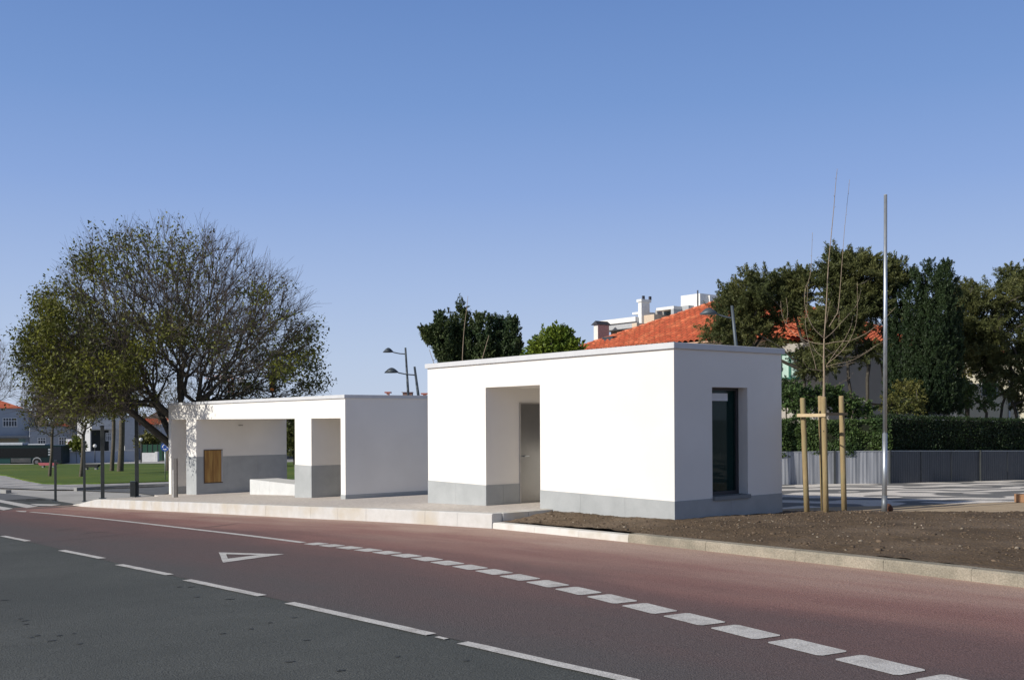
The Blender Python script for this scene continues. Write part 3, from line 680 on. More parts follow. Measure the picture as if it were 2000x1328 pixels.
for pts, dy, r in BR:
    q = zz(pts); n = len(q); P = smoothline([at(x, y, YT+dy*(i/(n-1))) for i, (x, y) in enumerate(q)], 5); m_ = len(P)
    tube(bm, P, [max(.003, .8*r*(1-.72*i/(m_-1))) for i in range(m_)], 6)
    for i in range(2, m_-1, 2):       # buds
        p = P[i]; d = Vector((random.uniform(-1, 1), random.uniform(-1, 1), random.uniform(0, 1)))*.028; tube(bm, [p, p+d], [.0045, .002], 4)
link_bm('branches', bm, BARKP, yt, smooth=True)

# ------------------------------------------------------------------ tree machinery
def grow(targets, root_pts, bf=.4):
    """minimum spanning tree with path cost: returns points, parent index"""
    T_ = np.asarray(targets, float); N = len(T_)
    P = [np.asarray(p, float) for p in root_pts]; par = [-1]+list(range(len(P)-1)); pl = [0.0]
    for i in range(1, len(P)): pl.append(pl[-1]+float(np.linalg.norm(P[i]-P[i-1])))
    best = np.full(N, 1e9); bi = np.zeros(N, int); done = np.zeros(N, bool)
    def upd(j):
        d = np.linalg.norm(T_-P[j], axis=1); c = d+bf*pl[j]; k = c < best; best[k] = c[k]; bi[k] = j
    start = max(1, len(P)-3) if len(P) > 2 else 0
    for j in range(start, len(P)): upd(j)
    for _ in range(N):
        b = np.where(done, 1e9, best); i = int(np.argmin(b)); done[i] = True; j = int(bi[i])
        P.append(T_[i]); par.append(j); pl.append(pl[j]+float(np.linalg.norm(T_[i]-P[j]))); upd(len(P)-1)
    return np.array(P), np.array(par)
def radii(P, par, tip=.006, e=2.3, rmax=None):
    n = len(P); acc = np.zeros(n); kids = np.zeros(n, int)
    for i in range(n-1, 0, -1):
        v = acc[i] if kids[i] else tip**e
        acc[i] = v; acc[par[i]] += v; kids[par[i]] += 1
    acc[0] = max(acc[0], tip**e); r = acc**(1/e)
    if rmax: r = r*min(1, rmax/r[0]) if r[0] > rmax else r
    return r, kids
def tubes_np(A, B, ra, rb, k=5):
    A = np.asarray(A); B = np.asarray(B); d = B-A; ln = np.linalg.norm(d, axis=1, keepdims=True); d = d/np.maximum(ln, 1e-6)
    up = np.where(np.abs(d[:, 2:3]) < .9, np.array([[0, 0, 1.]]), np.array([[1., 0, 0]])); u = np.cross(d, up); u /= np.linalg.norm(u, axis=1, keepdims=True); v = np.cross(d, u)
    n = len(A); V = np.zeros((n, 2*k, 3))
    for i in range(k):
        c, s = math.cos(2*math.pi*i/k), math.sin(2*math.pi*i/k); w_ = u*c+v*s
        V[:, i] = A+w_*ra[:, None]-d*ra[:, None]*.3; V[:, k+i] = B+w_*rb[:, None]
    base = (np.arange(n)*2*k)[:, None]; Q = np.concatenate([np.concatenate([base+i, base+(i+1) % k, base+k+(i+1) % k, base+k+i], axis=1) for i in range(k)])
    return V.reshape(-1, 3), Q
def skeleton(P, par, r, jitter=.0, k=6):
    i = np.arange(1, len(P)); A = P[par[i]]; B = P[i]; rb = r[i]; ra = np.minimum(r[par[i]], r[i]*1.35)
    ln = np.linalg.norm(B-A, axis=1)
    M = (A+B)/2+RNG.normal(0, 1, A.shape)*(ln*jitter*np.where(rb > .06, .15, 1))[:, None]; rm = (ra+rb)/2
    V1, Q1 = tubes_np(A, M, ra, rm, k); V2, Q2 = tubes_np(M, B, rm, rb, k)
    return np.concatenate([V1, V2]), np.concatenate([Q1, Q2+len(V1)])
def leaves(cent, size, bias=None, asp=.55, jit=.35):
    """one quad leaf per centre"""
    n = len(cent); d = RNG.normal(0, 1, (n, 3))
    if bias is not None: d = d*jit+bias
    d /= np.linalg.norm(d, axis=1, keepdims=True); e = np.cross(d, RNG.normal(0, 1, (n, 3))); e /= np.linalg.norm(e, axis=1, keepdims=True)
    s = size*RNG.uniform(.65, 1.35, n)[:, None]; a = d*s*.5; b = e*s*.5*asp
    V = np.stack([cent-a, cent-a*.1+b, cent+a, cent-a*.1-b], axis=1).reshape(-1, 3)
    return V, np.arange(4*n).reshape(n, 4)
def in_blobs(px_blobs, Y, depth, n, shell=.55):
    """random points in ellipsoids given by photo outline (cx,cy,rx,ry) placed at distance Y with real depth"""
    w_ = np.array([b[2]*b[3] for b in px_blobs], float); w_ /= w_.sum(); out = []; nor = []
    for b, c in zip(px_blobs, RNG.multinomial(n, w_)):
        c0 = np.array(at(b[0], b[1], Y+(b[4] if len(b) > 4 else 0))); rx = b[2]*Y/F; rz = b[3]*Y/F; ry = min(rx, rz*1.6)*depth
        v = RNG.normal(0, 1, (c, 3)); v /= np.linalg.norm(v, axis=1, keepdims=True); t = (shell+(1-shell)*RNG.random(c))**(1/1.5)
        p = v*t[:, None]; out.append(c0+p*np.array([rx, ry, rz])); nn = v/np.array([rx, ry, rz]); nor.append(nn/np.linalg.norm(nn, axis=1, keepdims=True))
    return np.concatenate(out), np.concatenate(nor)
def tufts(cent, nor, per, rad, size, updir=.6, spread=.5, asp=.4):
    """foliage tufts: leaf faces gathered round short outward sprays"""
    n = len(cent); ax = nor+np.array([0, 0, updir])+RNG.normal(0, spread, (n, 3)); ax /= np.linalg.norm(ax, axis=1, keepdims=True)
    t = RNG.random((n, per)); rr = rad*RNG.uniform(.6, 1.4, (n, 1, 1))
    p = cent[:, None]+ax[:, None]*(t[..., None]-.4)*rr*2+RNG.normal(0, .36, (n, per, 3))*rr*(1-.75*t[..., None])
    bias = np.repeat(ax, per, axis=0)+RNG.normal(0, .25, (n*per, 3))
    return leaves(p.reshape(-1, 3), size, bias, asp, .55)

def conifer(label, blobs, Y, base_px, mleaf, ntuft, per, rad, size, depth=1., lump=0, updir=.4, ntrunk=1, trunk_r=.16, cat='tree', name='conifer_tree', group=None, limbs=60, asp=.4, shell=.45, spread=.5):
    bx = at(base_px, 900, Y); root = thing(name, (bx.x, Y, G(bx.x, Y)), label, cat, group)
    if lump:
        K = ntuft//13; c0, n0 = in_blobs(blobs, Y, depth, K, shell); ix = RNG.integers(0, K, ntuft); dv = RNG.normal(0, 1, (ntuft, 3)); dv /= np.linalg.norm(dv, axis=1, keepdims=True)
        cen = c0[ix]+dv*(lump*RNG.random((ntuft, 1))**.5)*np.array([1.25, 1.25, .7]); nor = n0[ix]*.5+dv
    else: cen, nor = in_blobs(blobs, Y, depth, ntuft, shell)
    V, Q = tufts(cen, nor, per, rad, size, updir, spread, asp)
    arrays('crown', V, Q, mleaf, root)
    for t in range(ntrunk):
        x0 = bx.x+(t-(ntrunk-1)/2)*.7; sel = cen[RNG.choice(len(cen), limbs//ntrunk, replace=False)]
        ztop = cen[:, 2].min(); zb_ = G(x0, Y)
        rp_ = [(x0+.12*math.sin(3.1*t+k), Y+.1*math.cos(k+t), zb_-.1+(ztop-zb_+.4)*k/4) for k in range(5)]
        P, par = grow(sel*.96+np.array([x0, Y, cen[:, 2].mean()])*.04, rp_, .35); r, _ = radii(P, par, .022, 2.2); r = r*min(1, trunk_r/r[0])+.004
        V, Q = skeleton(P, par, r, .08); arrays('trunk', V, Q, MATS['bark_dark'], root, smooth=True)
    return root

# ------------------------------------------------------------------ big spreading tree on the left
def big_tree():
    Y0 = 40.3; bp = at(352, 950, Y0); root = thing('spreading_tree', (bp.x, Y0, G(bp.x, Y0)), 'huge half bare tree with a wide domed crown behind the far end of the shelter', 'tree')
    fork = np.array(at(352, 800, Y0)); cxp, czp = 340, 800
    # crown outline in the photo (angle -> radius in px about 345,790)
    out = [(-175, 300), (-168, 312), (180, 325), (172, 318), (160, 330), (148, 352), (136, 354), (126, 380), (120, 386), (113, 386), (104, 384), (95, 374), (85, 368), (75, 368), (65, 356), (57, 340), (50, 345), (42, 350), (35, 335), (27, 320), (18, 300), (10, 300), (5, 290), (-5, 240)]
    A = np.array(sorted(out), float)
    def rad(ang): return np.interp(ang, A[:, 0], A[:, 1], period=360)
    N = 3600; T_ = []
    while len(T_) < N:
        ang = RNG.uniform(-6, 186); t = RNG.random()**.42; yy = RNG.uniform(-1, 1)
        rr = .935*rad(ang if ang <= 180 else ang-360)
        s = math.sqrt(max(0, 1-yy*yy*.8)); q = t
        if t < .18: continue
        ex = 345+rr*q*s*math.cos(R_(ang)); ey = 790-rr*q*s*math.sin(R_(ang))
        yd = Y0+yy*8.2*q
        p = np.array(at(ex, ey, yd))
        T_.append(p)
    for _ in range(480):
        a_2 = RNG.uniform(0, 2*math.pi); q = math.sqrt(RNG.random()); ex = 165+115*q*math.cos(a_2); ey = 712+78*q*math.sin(a_2)+(ex-165)*.12; T_.append(np.array(at(ex, ey, RNG.uniform(34.6, 40.5))))
    T_ = np.array(T_); tl = T_[:, 0]*L.x+T_[:, 1]*L.y; tr_ = T_[:, 0]*Rr.x+T_[:, 1]*Rr.y
    T_ = T_[~((tl < 38.9) & (tr_ > 11.6) & (tr_ < 16.6) & (T_[:, 2] < 3.1))]      # keep branches off the shelter
    base = at(350, 985, Y0)
    rp_ = [(base.x, Y0, G(base.x, Y0)-.1), (base.x+.03, Y0, -1.1), (base.x-.02, Y0, .4), (base.x+.05, Y0, 1.4), (fork[0], Y0, fork[2]+.15)]
    P, par = grow(T_, rp_, .62); r, kids = radii(P, par, .0085, 2.12); r = r*min(1, .46/r[0])+.0015
    V, Q = skeleton(P, par, r, .05, 6); arrays('trunk', V, Q, mat('bark_dark', (.052, .046, .036), (.085, .075, .058), scale=6, rough=.9, bump=.4, bscale=20), root, smooth=True)
    # fine twigs at every node
    idx = np.arange(5, len(P)); idx = idx[r[idx] < .05]
    il = P[idx][:, 0]*L.x+P[idx][:, 1]*L.y; ir = P[idx][:, 0]*Rr.x+P[idx][:, 1]*Rr.y
    idx = idx[~((il < 39.0) & (ir > 11.4) & (ir < 16.8) & (P[idx][:, 2] < 3.3))]
    di = P[idx]-P[par[idx]]; di /= np.linalg.norm(di, axis=1, keepdims=True)
    outw = P[idx]-fork; outw /= np.linalg.norm(outw, axis=1, keepdims=True)
    AA = []; BB = []; RA = []; tips = []
    for rep in range(6):
        d = di*.7+outw*.7+RNG.normal(0, .42, di.shape)+np.array([0, 0, .12]); d /= np.linalg.norm(d, axis=1, keepdims=True); ln = RNG.uniform(.35, .95, (len(idx), 1))
        m_ = P[idx]+d*ln*.5; d2 = d+RNG.normal(0, .25, d.shape); e_ = m_+d2*ln*.5
        AA += [P[idx], m_]; BB += [m_, e_]; RA += [np.full(len(idx), .0062), np.full(len(idx), .0045)]; tips.append(e_); tips.append(m_)
    A_ = np.concatenate(AA); B_ = np.concatenate(BB); r_ = np.concatenate(RA)
    V, Q = tubes_np(A_, B_, r_, r_*.7, 3); arrays('twigs', V, Q, mat('twig_dark', (.075, .062, .052), (.11, .09, .075), scale=3, rough=.9), root)
    # leaf patches that are still on: left side, right low corner, a few at top and centre
    tp = np.concatenate(tips); pxs = 1000+tp[:, 0]/tp[:, 1]*F; pys = 818-(tp[:, 2]-EYE)/tp[:, 1]*F
    pr = np.zeros(len(tp))
    for (cx, cy, rx, ry, a) in ((110, 640, 95, 100, .8), (190, 520, 70, 50, .32), (150, 740, 110, 70, .75), (210, 640, 70, 60, .35), (250, 700, 70, 90, .6), (60, 620, 40, 60, .5), (250, 460, 60, 40, .30), (360, 510, 50, 40, .35), (340, 650, 70, 40, .45), (590, 700, 60, 55, .75), (620, 735, 45, 35, .6), (510, 570, 40, 25, .3), (540, 650, 60, 40, .2), (170, 590, 60, 40, .35), (230, 790, 120, 40, .6), (500, 755, 90, 30, .3)):
        pr = np.maximum(pr, a*np.exp(-(((pxs-cx)/rx)**2+((pys-cy)/ry)**2)*1.1))
    ns = np.array([mnoise.noise(Vector(p)*.75) for p in tp]); pr *= np.clip(.35+3.2*ns, 0, 1.7); pr += .006
    sel = tp[RNG.random(len(tp)) < pr*1.15]
    c = np.repeat(sel, 6, axis=0)+RNG.normal(0, .14, (len(sel)*6, 3))
    V, Q = leaves(c, .125, np.array([[0, 0, -.5]]), .55, .8)
    arrays('foliage', V, Q, leafmat('big_leaf', (.060, .072, .015), (.165, .170, .020), scale=.45, island=.45), root)
    print('bigtree twigs', len(A_), 'leaves', len(c))
big_tree()

# ------------------------------------------------------------------ right hand planting
CON = leafmat('cedar_leaf', (.068, .088, .032), (.140, .145, .048), scale=.6, trans=.3)
CYP = leafmat('cypress_leaf', (.020, .040, .016), (.040, .064, .022), scale=.7, trans=.2)
OLI = leafmat('olive_leaf', (.10, .11, .03), (.17, .15, .035), scale=.5)
IVY = leafmat('ivy_leaf', (.040, .075, .024), (.085, .130, .035), scale=.9, island=.5)
HED = leafmat('hedge_leaf', (.018, .036, .014), (.032, .055, .018), scale=.9, island=.4)
conifer('bushy dark cedar tree in front of the orange tiled roof', [(1500, 575, 70, 48), (1450, 612, 55, 45), (1515, 590, 40, 36), (1555, 558, 36, 32), (1410, 650, 26, 20), (1465, 650, 58, 28), (1500, 655, 30, 22), (1600, 650, 24, 38), (1588, 708, 26, 26), (1540, 610, 22, 16), (1440, 575, 28, 25)], 41, 1590, CON, 1500, 80, .24, .125, lump=.50, asp=.26, spread=.35, ntrunk=2, trunk_r=.13)
conifer('broad dark cedar tree directly behind the young staked tree', [(1690, 545, 65, 50), (1620, 560, 40, 38), (1655, 520, 45, 26), (1640, 610, 62, 42), (1725, 575, 42, 50), (1604, 632, 24, 30), (1685, 592, 48, 26), (1740, 530, 28, 25), (1612, 690, 22, 26), (1660, 650, 34, 20), (1712, 640, 24, 14), (1700, 690, 26, 14)], 39.5, 1695, CON, 1550, 80, .24, .125, lump=.50, asp=.26, spread=.35, ntrunk=3, trunk_r=.14)
conifer('large dark cedar at the right edge of the photo beyond the cypress', [(1960, 560, 60, 48), (1910, 610, 42, 50), (1985, 640, 55, 70), (1925, 690, 42, 40), (2040, 560, 60, 50), (2050, 680, 60, 80), (1890, 580, 18, 18), (1990, 530, 35, 24), (1975, 750, 55, 40), (2030, 760, 50, 40), (1915, 660, 40, 45)], 42.5, 1955, CON, 1750, 80, .25, .13, lump=.52, asp=.26, spread=.35, ntrunk=3, trunk_r=.15)
conifer('yellowing tree peeping out between the cypress and the right cedar', [(1885, 575, 30, 28), (1880, 620, 30, 50), (1890, 690, 25, 50)], 46, 1885, OLI, 260, 40, .25, .11, trunk_r=.1, name='deciduous_tree')
def cypress():
    Y = 38.5; bx = at(1806, 900, Y); root = thing('cypress_tree', (bx.x, Y, G(bx.x, Y)), 'tall dark green column shaped cypress rising above the clipped hedge', 'tree')
    spires = [(1764, 548, 20), (1778, 530, 18), (1792, 514, 20), (1806, 512, 18), (1821, 503, 20), (1835, 510, 17), (1849, 516, 17), (1858, 548, 14), (1752, 590, 14), (1815, 540, 26), (1800, 590, 30)]
    C_ = []; N_ = []
    for (x, yt_, wd) in spires:
        n = 330; t = RNG.random(n)**.8; yy = yt_+(805-yt_)*t; rr = wd*.82*np.minimum(1, (t*6)**.7)*1.05*(1-.10*t)+.6
        a = RNG.uniform(0, 2*math.pi, n); xx = x+(x-1808)*.02*t+rr*np.cos(a)*.9; dep = rr*np.sin(a)*Y/F+((x*7) % 5-2)*.28
        for k in range(n):
            p = at(xx[k], yy[k], Y); C_.append((p.x, Y+dep[k], p.z)); N_.append((math.cos(a[k]), math.sin(a[k]), .2))
    V, Q = tufts(np.array(C_), np.array(N_), 50, .16, .085, 1.5, .3, .35); arrays('crown', V, Q, CYP, root)
    tubeobj('trunk', [(bx.x, Y, G(bx.x, Y)-.1), (bx.x, Y, 3), (bx.x+.1, Y, 7)], [.2, .14, .05], BARK, root)
cypress()
# garden wall: sunlit bay, then turned bay
W0 = Vector((9.0, 34.3)); W1 = Vector((12.92, 34.1)); dW2 = Vector((.86, .51)).normalized(); W2 = W1+dW2*15; WA = Vector((5.5, 34.4))
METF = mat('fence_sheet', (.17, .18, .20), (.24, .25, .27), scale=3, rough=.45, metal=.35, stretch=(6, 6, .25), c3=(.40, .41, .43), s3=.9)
METF2 = mat('fence_sheet_shaded', (.055, .06, .068), (.075, .082, .09), scale=3, rough=.5, metal=.3, stretch=(5, 5, .35))  # darker copy of the fence sheet, shade put into its colour
def fence(name, a, b, m, label, hgt=1.13):
    d = (b-a).normalized(); n = Vector((-d.y, d.x)); ln = (b-a).length; root = thing(name, (a.x, a.y, G(a.x, a.y)+.1), label, 'fence')
    V = []; Q = []; N = int(ln/.03); prof = [0, 0, .010, .010]
    for i in range(N+1):
        s = i*ln/N; o = prof[i % 4]+.0; x, y = a.x+d.x*s+n.x*o, a.y+d.y*s+n.y*o; z = G(x, y)+.1; V += [(x, y, z), (x, y, z+hgt)]
    for i in range(N): Q.append((2*i, 2*i+2, 2*i+3, 2*i+1))
    arrays('sheet', V, Q, m, root)
    V = []; bm = bmesh.new(); K = int(ln/1.5)
    for i in range(K+1):
        s = i*ln/K; x, y = a.x+d.x*s, a.y+d.y*s; fr = Fr((x, y, G(x, y)+.1), (d.x, d.y))
        boxes('post', fr, [(-.03, .03, -.06, -.004, 0, hgt+.03)] if i % 3 == 0 else [(-.008, .008, -.014, -.004, 0, hgt)], DARK, root)
    for i in range(K):
        s0, s1 = i*ln/K, (i+1)*ln/K
        p = [Vector((a.x+d.x*s, a.y+d.y*s, G(a.x+d.x*s, a.y+d.y*s)+.1+hgt)) for s in (s0, s1)]
        tube(bm, p, .022, 4)
    link_bm('top_rail', bm, mat('rail', (.24, .26, .28), rough=.5), root)
    return root
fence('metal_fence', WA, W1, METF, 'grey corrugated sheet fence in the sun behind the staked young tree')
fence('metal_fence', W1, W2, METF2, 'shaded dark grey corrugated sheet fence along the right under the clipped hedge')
def leafbox(name, a, b, dep, z0f, z1f, n, m, size, label, cat, lump=.12, core=True):
    """hedge: leafy faces over a woody core"""
    d = (b-a).normalized(); nn = Vector((-d.y, d.x)); ln = (b-a).length; root = thing(name, (a.x, a.y, G(a.x, a.y)+.1), label, cat)
    s = RNG.uniform(0, ln, n); f = RNG.random(n); top = RNG.random(n) < .22; back = RNG.random(n) < .06
    C_ = np.zeros((n, 3))
    for i in range(n):
        x, y = a.x+d.x*s[i], a.y+d.y*s[i]; g = G(x, y)+.1; z0 = g+z0f(s[i]); z1 = g+z1f(s[i]); z1 += lump*.7*mnoise.noise(Vector((x*1.3, y*1.3, 1)))
        z = z0+(z1-z0)*(1 if top[i] else f[i]); q = (RNG.random()*dep if top[i] else abs(RNG.normal(0, .06)))
        if back[i]: q = dep
        q += lump*mnoise.noise(Vector((x*1.6, y*1.6, z*2)))+(0 if top[i] else 0); C_[i] = (x+nn.x*q, y+nn.y*q, z+RNG.normal(0, .03))
    V, Q = leaves(C_, size, None, .7); arrays('foliage', V, Q, m, root)
    V = []; Q = []; K = max(2, int(ln/.5))
    for i in range(K+1):
        x, y = a.x+d.x*ln*i/K, a.y+d.y*ln*i/K; g = G(x, y)+.1; 
        for q, z in ((.13, z0f(ln*i/K)+.05), (.13, z1f(ln*i/K)-.1), (dep-.1, z1f(ln*i/K)-.1), (dep-.1, 0)): V.append((x+nn.x*q, y+nn.y*q, g+z))
    for i in range(K):
        for k in range(3): Q.append((4*i+k, 4*i+k+1, 4*i+5+k, 4*i+4+k))
    arrays('stems', V, Q, mat('hedge_core', (.010, .014, .007), (.02, .022, .01), rough=1), root)
    return root
leafbox('ivy_hedge', WA+Vector((0, .06)), W1+Vector((0.1, .06)), 1.0, lambda s: 1.0+.05*math.sin(s*3), lambda s: 2.35-.03*s, 17000, IVY, .085, 'glossy ivy hedge spilling over the sunlit sheet fence behind the stakes', 'hedge', lump=.28)
leafbox('clipped_hedge', W1+Vector((-.1, .1)), W2+Vector((-.05, .08)), 1.1, lambda s: 1.04, lambda s: 2.33, 21000, HED, .07, 'evenly clipped dark hedge above the shaded fence on the right', 'hedge', lump=.05)
def villa():
    Y = 58; b = at(1950, 900, Y); root = thing('cream_villa', (b.x, Y, G(b.x, Y)), 'pale cream villa wall glimpsed under the right hand cedar beyond the clipped hedge', 'house'); fr = Fr((b.x, Y, 0), (.93, -.37)); g0 = G(b.x, Y)
    boxes('wall', fr, [(-2.4, 6, 0, 5, g0-.5, at(1950, 690, Y).z)], mat('villa_cream', (.62, .58, .44), (.56, .52, .40), scale=.6), root)
    for u in (-.9, 1.5): w_ = boxes('window', fr, [(u, u+.9, -.06, -.003, at(1950, 775, Y).z, at(1950, 735, Y).z)], mat('villa_frame', (.5, .5, .48)), root); boxes('pane', fr, [(u+.08, u+.82, -.08, -.061, at(1950, 773, Y).z, at(1950, 737, Y).z)], mat('villa_pane', (.05, .06, .06), rough=.2), w_)
    boxes('drainpipe', fr, [(.55, .63, -.08, -.003, g0, at(1950, 692, Y).z)], GALV, root)
    boxes('roof', fr, [(-2.8, 6.4, -.5, 5.5, at(1950, 689.9, Y).z, at(1950, 683, Y).z)], mat('villa_roof', (.4, .15, .08)), root)
villa()
# loose shrubs behind ivy hedge
def shrub(label, blobs, Y, px, m, n, per=26, size=.10, name='shrub', rad=.2):
    b = at(px, 900, Y); root = thing(name, (b.x, Y, G(b.x, Y)+.1), label, 'shrub')
    c, nn = in_blobs(blobs, Y, 1., n, .4); V, Q = tufts(c, nn, per, rad, size, .3, .5, .6); arrays('foliage', V, Q, m, root)
    sel = c[RNG.choice(len(c), 14, replace=False)]; P, par = grow(sel, [(b.x, Y, G(b.x, Y)), (b.x, Y, G(b.x, Y)+.6)], .5); r, _ = radii(P, par, .012); V, Q = skeleton(P, par, r); arrays('stems', V, Q, BARK, root)
shrub('rounded bright green shrub rising over the ivy right of the kiosk', [(1560, 782, 42, 24), (1548, 766, 22, 14), (1600, 776, 30, 16)], 35.8, 1560, IVY, 230)
shrub('dark shrub under the green framed window beside the kiosk', [(1540, 758, 22, 12), (1528, 772, 18, 14)], 37.2, 1538, HED, 120)
shrub('loose green shrub behind the middle stakes', [(1625, 775, 26, 18), (1650, 790, 30, 18), (1680, 800, 30, 12)], 35.9, 1640, IVY, 190)
shrub('twiggy olive shrub at the foot of the cypress', [(1770, 775, 32, 30), (1745, 790, 24, 18)], 37.0, 1765, OLI, 130, size=.08)
shrub('pale leafy shrub right of the cypress foot', [(1880, 770, 22, 32), (1925, 775, 22, 26)], 40, 1890, leafmat('pale_leaf', (.06, .10, .03), (.10, .14, .04)), 130)
# hammock strip
hm = thing('hammock', at(1690, 785, 37), 'grey canvas hammock slung in the dark garden behind the pole', 'hammock')
bm = bmesh.new(); rows = []
for i in range(13):
    t = i/12; c = at(1692+66*t, 785+5*math.sin(math.pi*t)-1*t, 37.3); wv = .32*math.sin(math.pi*(.08+.84*t)); rows.append([bm.verts.new((c.x, c.y+q*wv, c.z-.12*(1-q*q)*math.sin(math.pi*t))) for q in (-1, -.5, 0, .5, 1)])
for a, b in zip(rows, rows[1:]):
    for k in range(4): bm.faces.new((a[k], a[k+1], b[k+1], b[k]))
bmesh.ops.solidify(bm, geom=bm.faces[:], thickness=.012); link_bm('cloth', bm, mat('canvas', (.30, .28, .26)), hm, smooth=True)
tubeobj('rope', [at(1758, 784, 37.3), at(1790, 776, 37.6)], .012, mat('rope', (.4, .38, .34)), hm); tubeobj('rope', [at(1692, 785, 37.3), at(1672, 774, 37.6)], .012, MATS['rope'], hm)
# timber beam on pavement at the right edge
pk = gnd(1985, 981, .14); fr = Fr(pk, (.97, -.24)); tag(boxes('timber_beam', fr, [(0, 2.2, 0, .18, 0, .17)], mat('beam', (.42, .24, .13), (.34, .19, .10), scale=4), origin=pk, bev=.006), 'short orange brown timber beam lying on the patterned pavement at the right edge', 'timber')

# ------------------------------------------------------------------ house with orange tile roof
TILE = mat('roof_tile', (.54, .135, .065), (.43, .10, .048), scale=5, rough=.8, c3=(.60, .19, .09), s3=1.2, fine=.35, fscale=5)
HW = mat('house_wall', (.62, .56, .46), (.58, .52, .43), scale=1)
HWH = mat('house_wall_shaded', (.40, .37, .33), (.35, .33, .295), scale=1)  # wing wall darkened, the shadow on it is put into the colour
def tiles(bm, O, U, Vv, W, H, clip):
    """tiled slope: O corner, U along eave, Vv up slope (unit), clip: list of (point, normal) keep negative side"""
    O = Vector(O); U = Vector(U).normalized(); Vv = Vector(Vv).normalized(); N = U.cross(Vv).normalized()
    if N.z < 0: N = -N
    tb = bmesh.new(); pu = .36; nu = int(W/(pu/6)); rows = int(H/.40)+1
    for r_ in range(rows):
        prev = None
        for i in range(nu+1):
            u = i*pu/6; h = .12*abs(math.cos(math.pi*u/pu))**.8
            col = []
            for vv, lift in ((r_*.40, .05), ((r_+1)*.40+.02, .0)):
                col.append(tb.verts.new(O+U*u+Vv*min(vv, H)+N*(h+lift)))
            lo = tb.verts.new(O+U*u+Vv*(r_*.40)+N*(h))
            if prev: tb.faces.new((prev[0], col[0], col[1], prev[1])); tb.faces.new((prev[2], lo, col[0], prev[0]))
            prev = (col[0], col[1], lo)
    for co, no in clip:
        bmesh.ops.bisect_plane(tb, geom=tb.verts[:]+tb.edges[:]+tb.faces[:], plane_co=co, plane_no=no, clear_outer=True)
    me = bpy.data.meshes.new('t'); tb.to_mesh(me); tb.free(); bm.from_mesh(me); bpy.data.meshes.remove(me)
def hip_house():
    kf = 1.25; E0 = Vector((2.3*kf, 42.5*kf)); U = Vector((.603, -.798)); V = Vector((.798, .603)); We = 9.4*kf; De = 15.5*kf; a = We/2
    zE = EYE+2.9*kf-.13; zR = EYE+5.03*kf-.16; ov = .0; g0 = G(E0.x, E0.y)
    root = thing('tiled_house', (E0.x+4, E0.y, g0), 'cream house with a large orange tiled hip roof behind the kiosk', 'house')
    P3 = lambda u, v, z: Vector((E0.x+U.x*u+V.x*v, E0.y+U.y*u+V.y*v, z))
    fr = Fr((E0.x, E0.y, 0), (U.x, U.y), (V.x, V.y))
    boxes('wall', fr, [(.45, We-.45, .45, De-.45, g0-.5, zE-.06)], HW, root)
    boxes('eaves', fr, [(.02, We-.02, .02, De-.02, zE-.06, zE-.005)], mat('soffit', (.55, .36, .25)), root)
    sl = math.atan2(zR-zE, a); up = lambda d: Vector((d.x*math.cos(sl), d.y*math.cos(sl), math.sin(sl))); Hs = a/math.cos(sl)
    U3 = Vector((U.x, U.y, 0)); V3 = Vector((V.x, V.y, 0)); bm = bmesh.new()
    d1 = (U3+V3).normalized(); d2 = (U3-V3).normalized()
    # front slope (faces the street), triangle
    tiles(bm, P3(0, 0, zE), U3, up(V3), We, Hs, [(P3(0, 0, zE), (V3-U3)), (P3(We, 0, zE), (V3+U3))])
    # right slope
    tiles(bm, P3(We, 0, zE), V3, up(-U3), De, Hs, [(P3(We, 0, zE), (-U3-V3)), (P3(We, De, zE), (V3-U3))])
    # left and back slopes
    tiles(bm, P3(0, De, zE), -V3, up(U3), De, Hs, [(P3(0, 0, zE), (U3-V3)), (P3(0, De, zE), (U3+V3))])
    tiles(bm, P3(We, De, zE), -U3, up(-V3), We, Hs, [(P3(0, De, zE), (-V3-U3)), (P3(We, De, zE), (-V3+U3))])
    rf = link_bm('roof', bm, TILE, root)
    bm = bmesh.new()
    for p, q in ((P3(0, 0, zE), P3(a, a, zR)), (P3(We, 0, zE), P3(a, a, zR)), (P3(a, a, zR), P3(a, De-a, zR)), (P3(0, De, zE), P3(a, De-a, zR)), (P3(We, De, zE), P3(a, De-a, zR))):
        n = int((q-p).length/.4)
        for i in range(n): tube(bm, [p.lerp(q, i/n)+Vector((0, 0, .06)), p.lerp(q, (i+1.08)/n)+Vector((0, 0, .045))], [.115, .095], 8)
    link_bm('ridge_tiles', bm, mat('ridge_tile', (.62, .22, .12), (.52, .16, .08), scale=6), rf, smooth=True)
    # roof hatch low on the front slope
    up1 = up(V3); p = P3(1.75, 0, zE)+up1*1.15
    # wing with sunlit end and green window
    wv0, wv1, wu = 2.2*kf, 9.5*kf, 2.15*kf; zW = EYE+2.65*kf
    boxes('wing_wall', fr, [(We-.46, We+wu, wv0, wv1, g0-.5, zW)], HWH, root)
    bm = bmesh.new(); vs = [P3(We-.5, wv0-.2, zW+.95), P3(We+wu+.2, wv0-.2, zW+.02), P3(We+wu+.2, wv1+.2, zW+.02), P3(We-.5, wv1+.2, zW+.95)]
    dd = (vs[0]-vs[1]); hh = dd.length; tiles(bm, vs[1], V3, dd, wv1-wv0+.4, hh, [])
    link_bm('wing_roof', bm, TILE, root)
    def upx(px, rplane):       # u coordinate at given column on plane v = rplane
        aa, _ = ray(px, 700); X0 = E0.x+V.x*rplane; Y0 = E0.y+V.y*rplane; return (aa*Y0-X0)/(U.x-aa*U.y)
    u0, u1 = upx(1524, wv0), upx(1566, wv0); Yw = E0.y+V.y*wv0+U.y*(u0+u1)/2; z1 = at(1545, 688, Yw).z; z0 = at(1545, 742, Yw).z
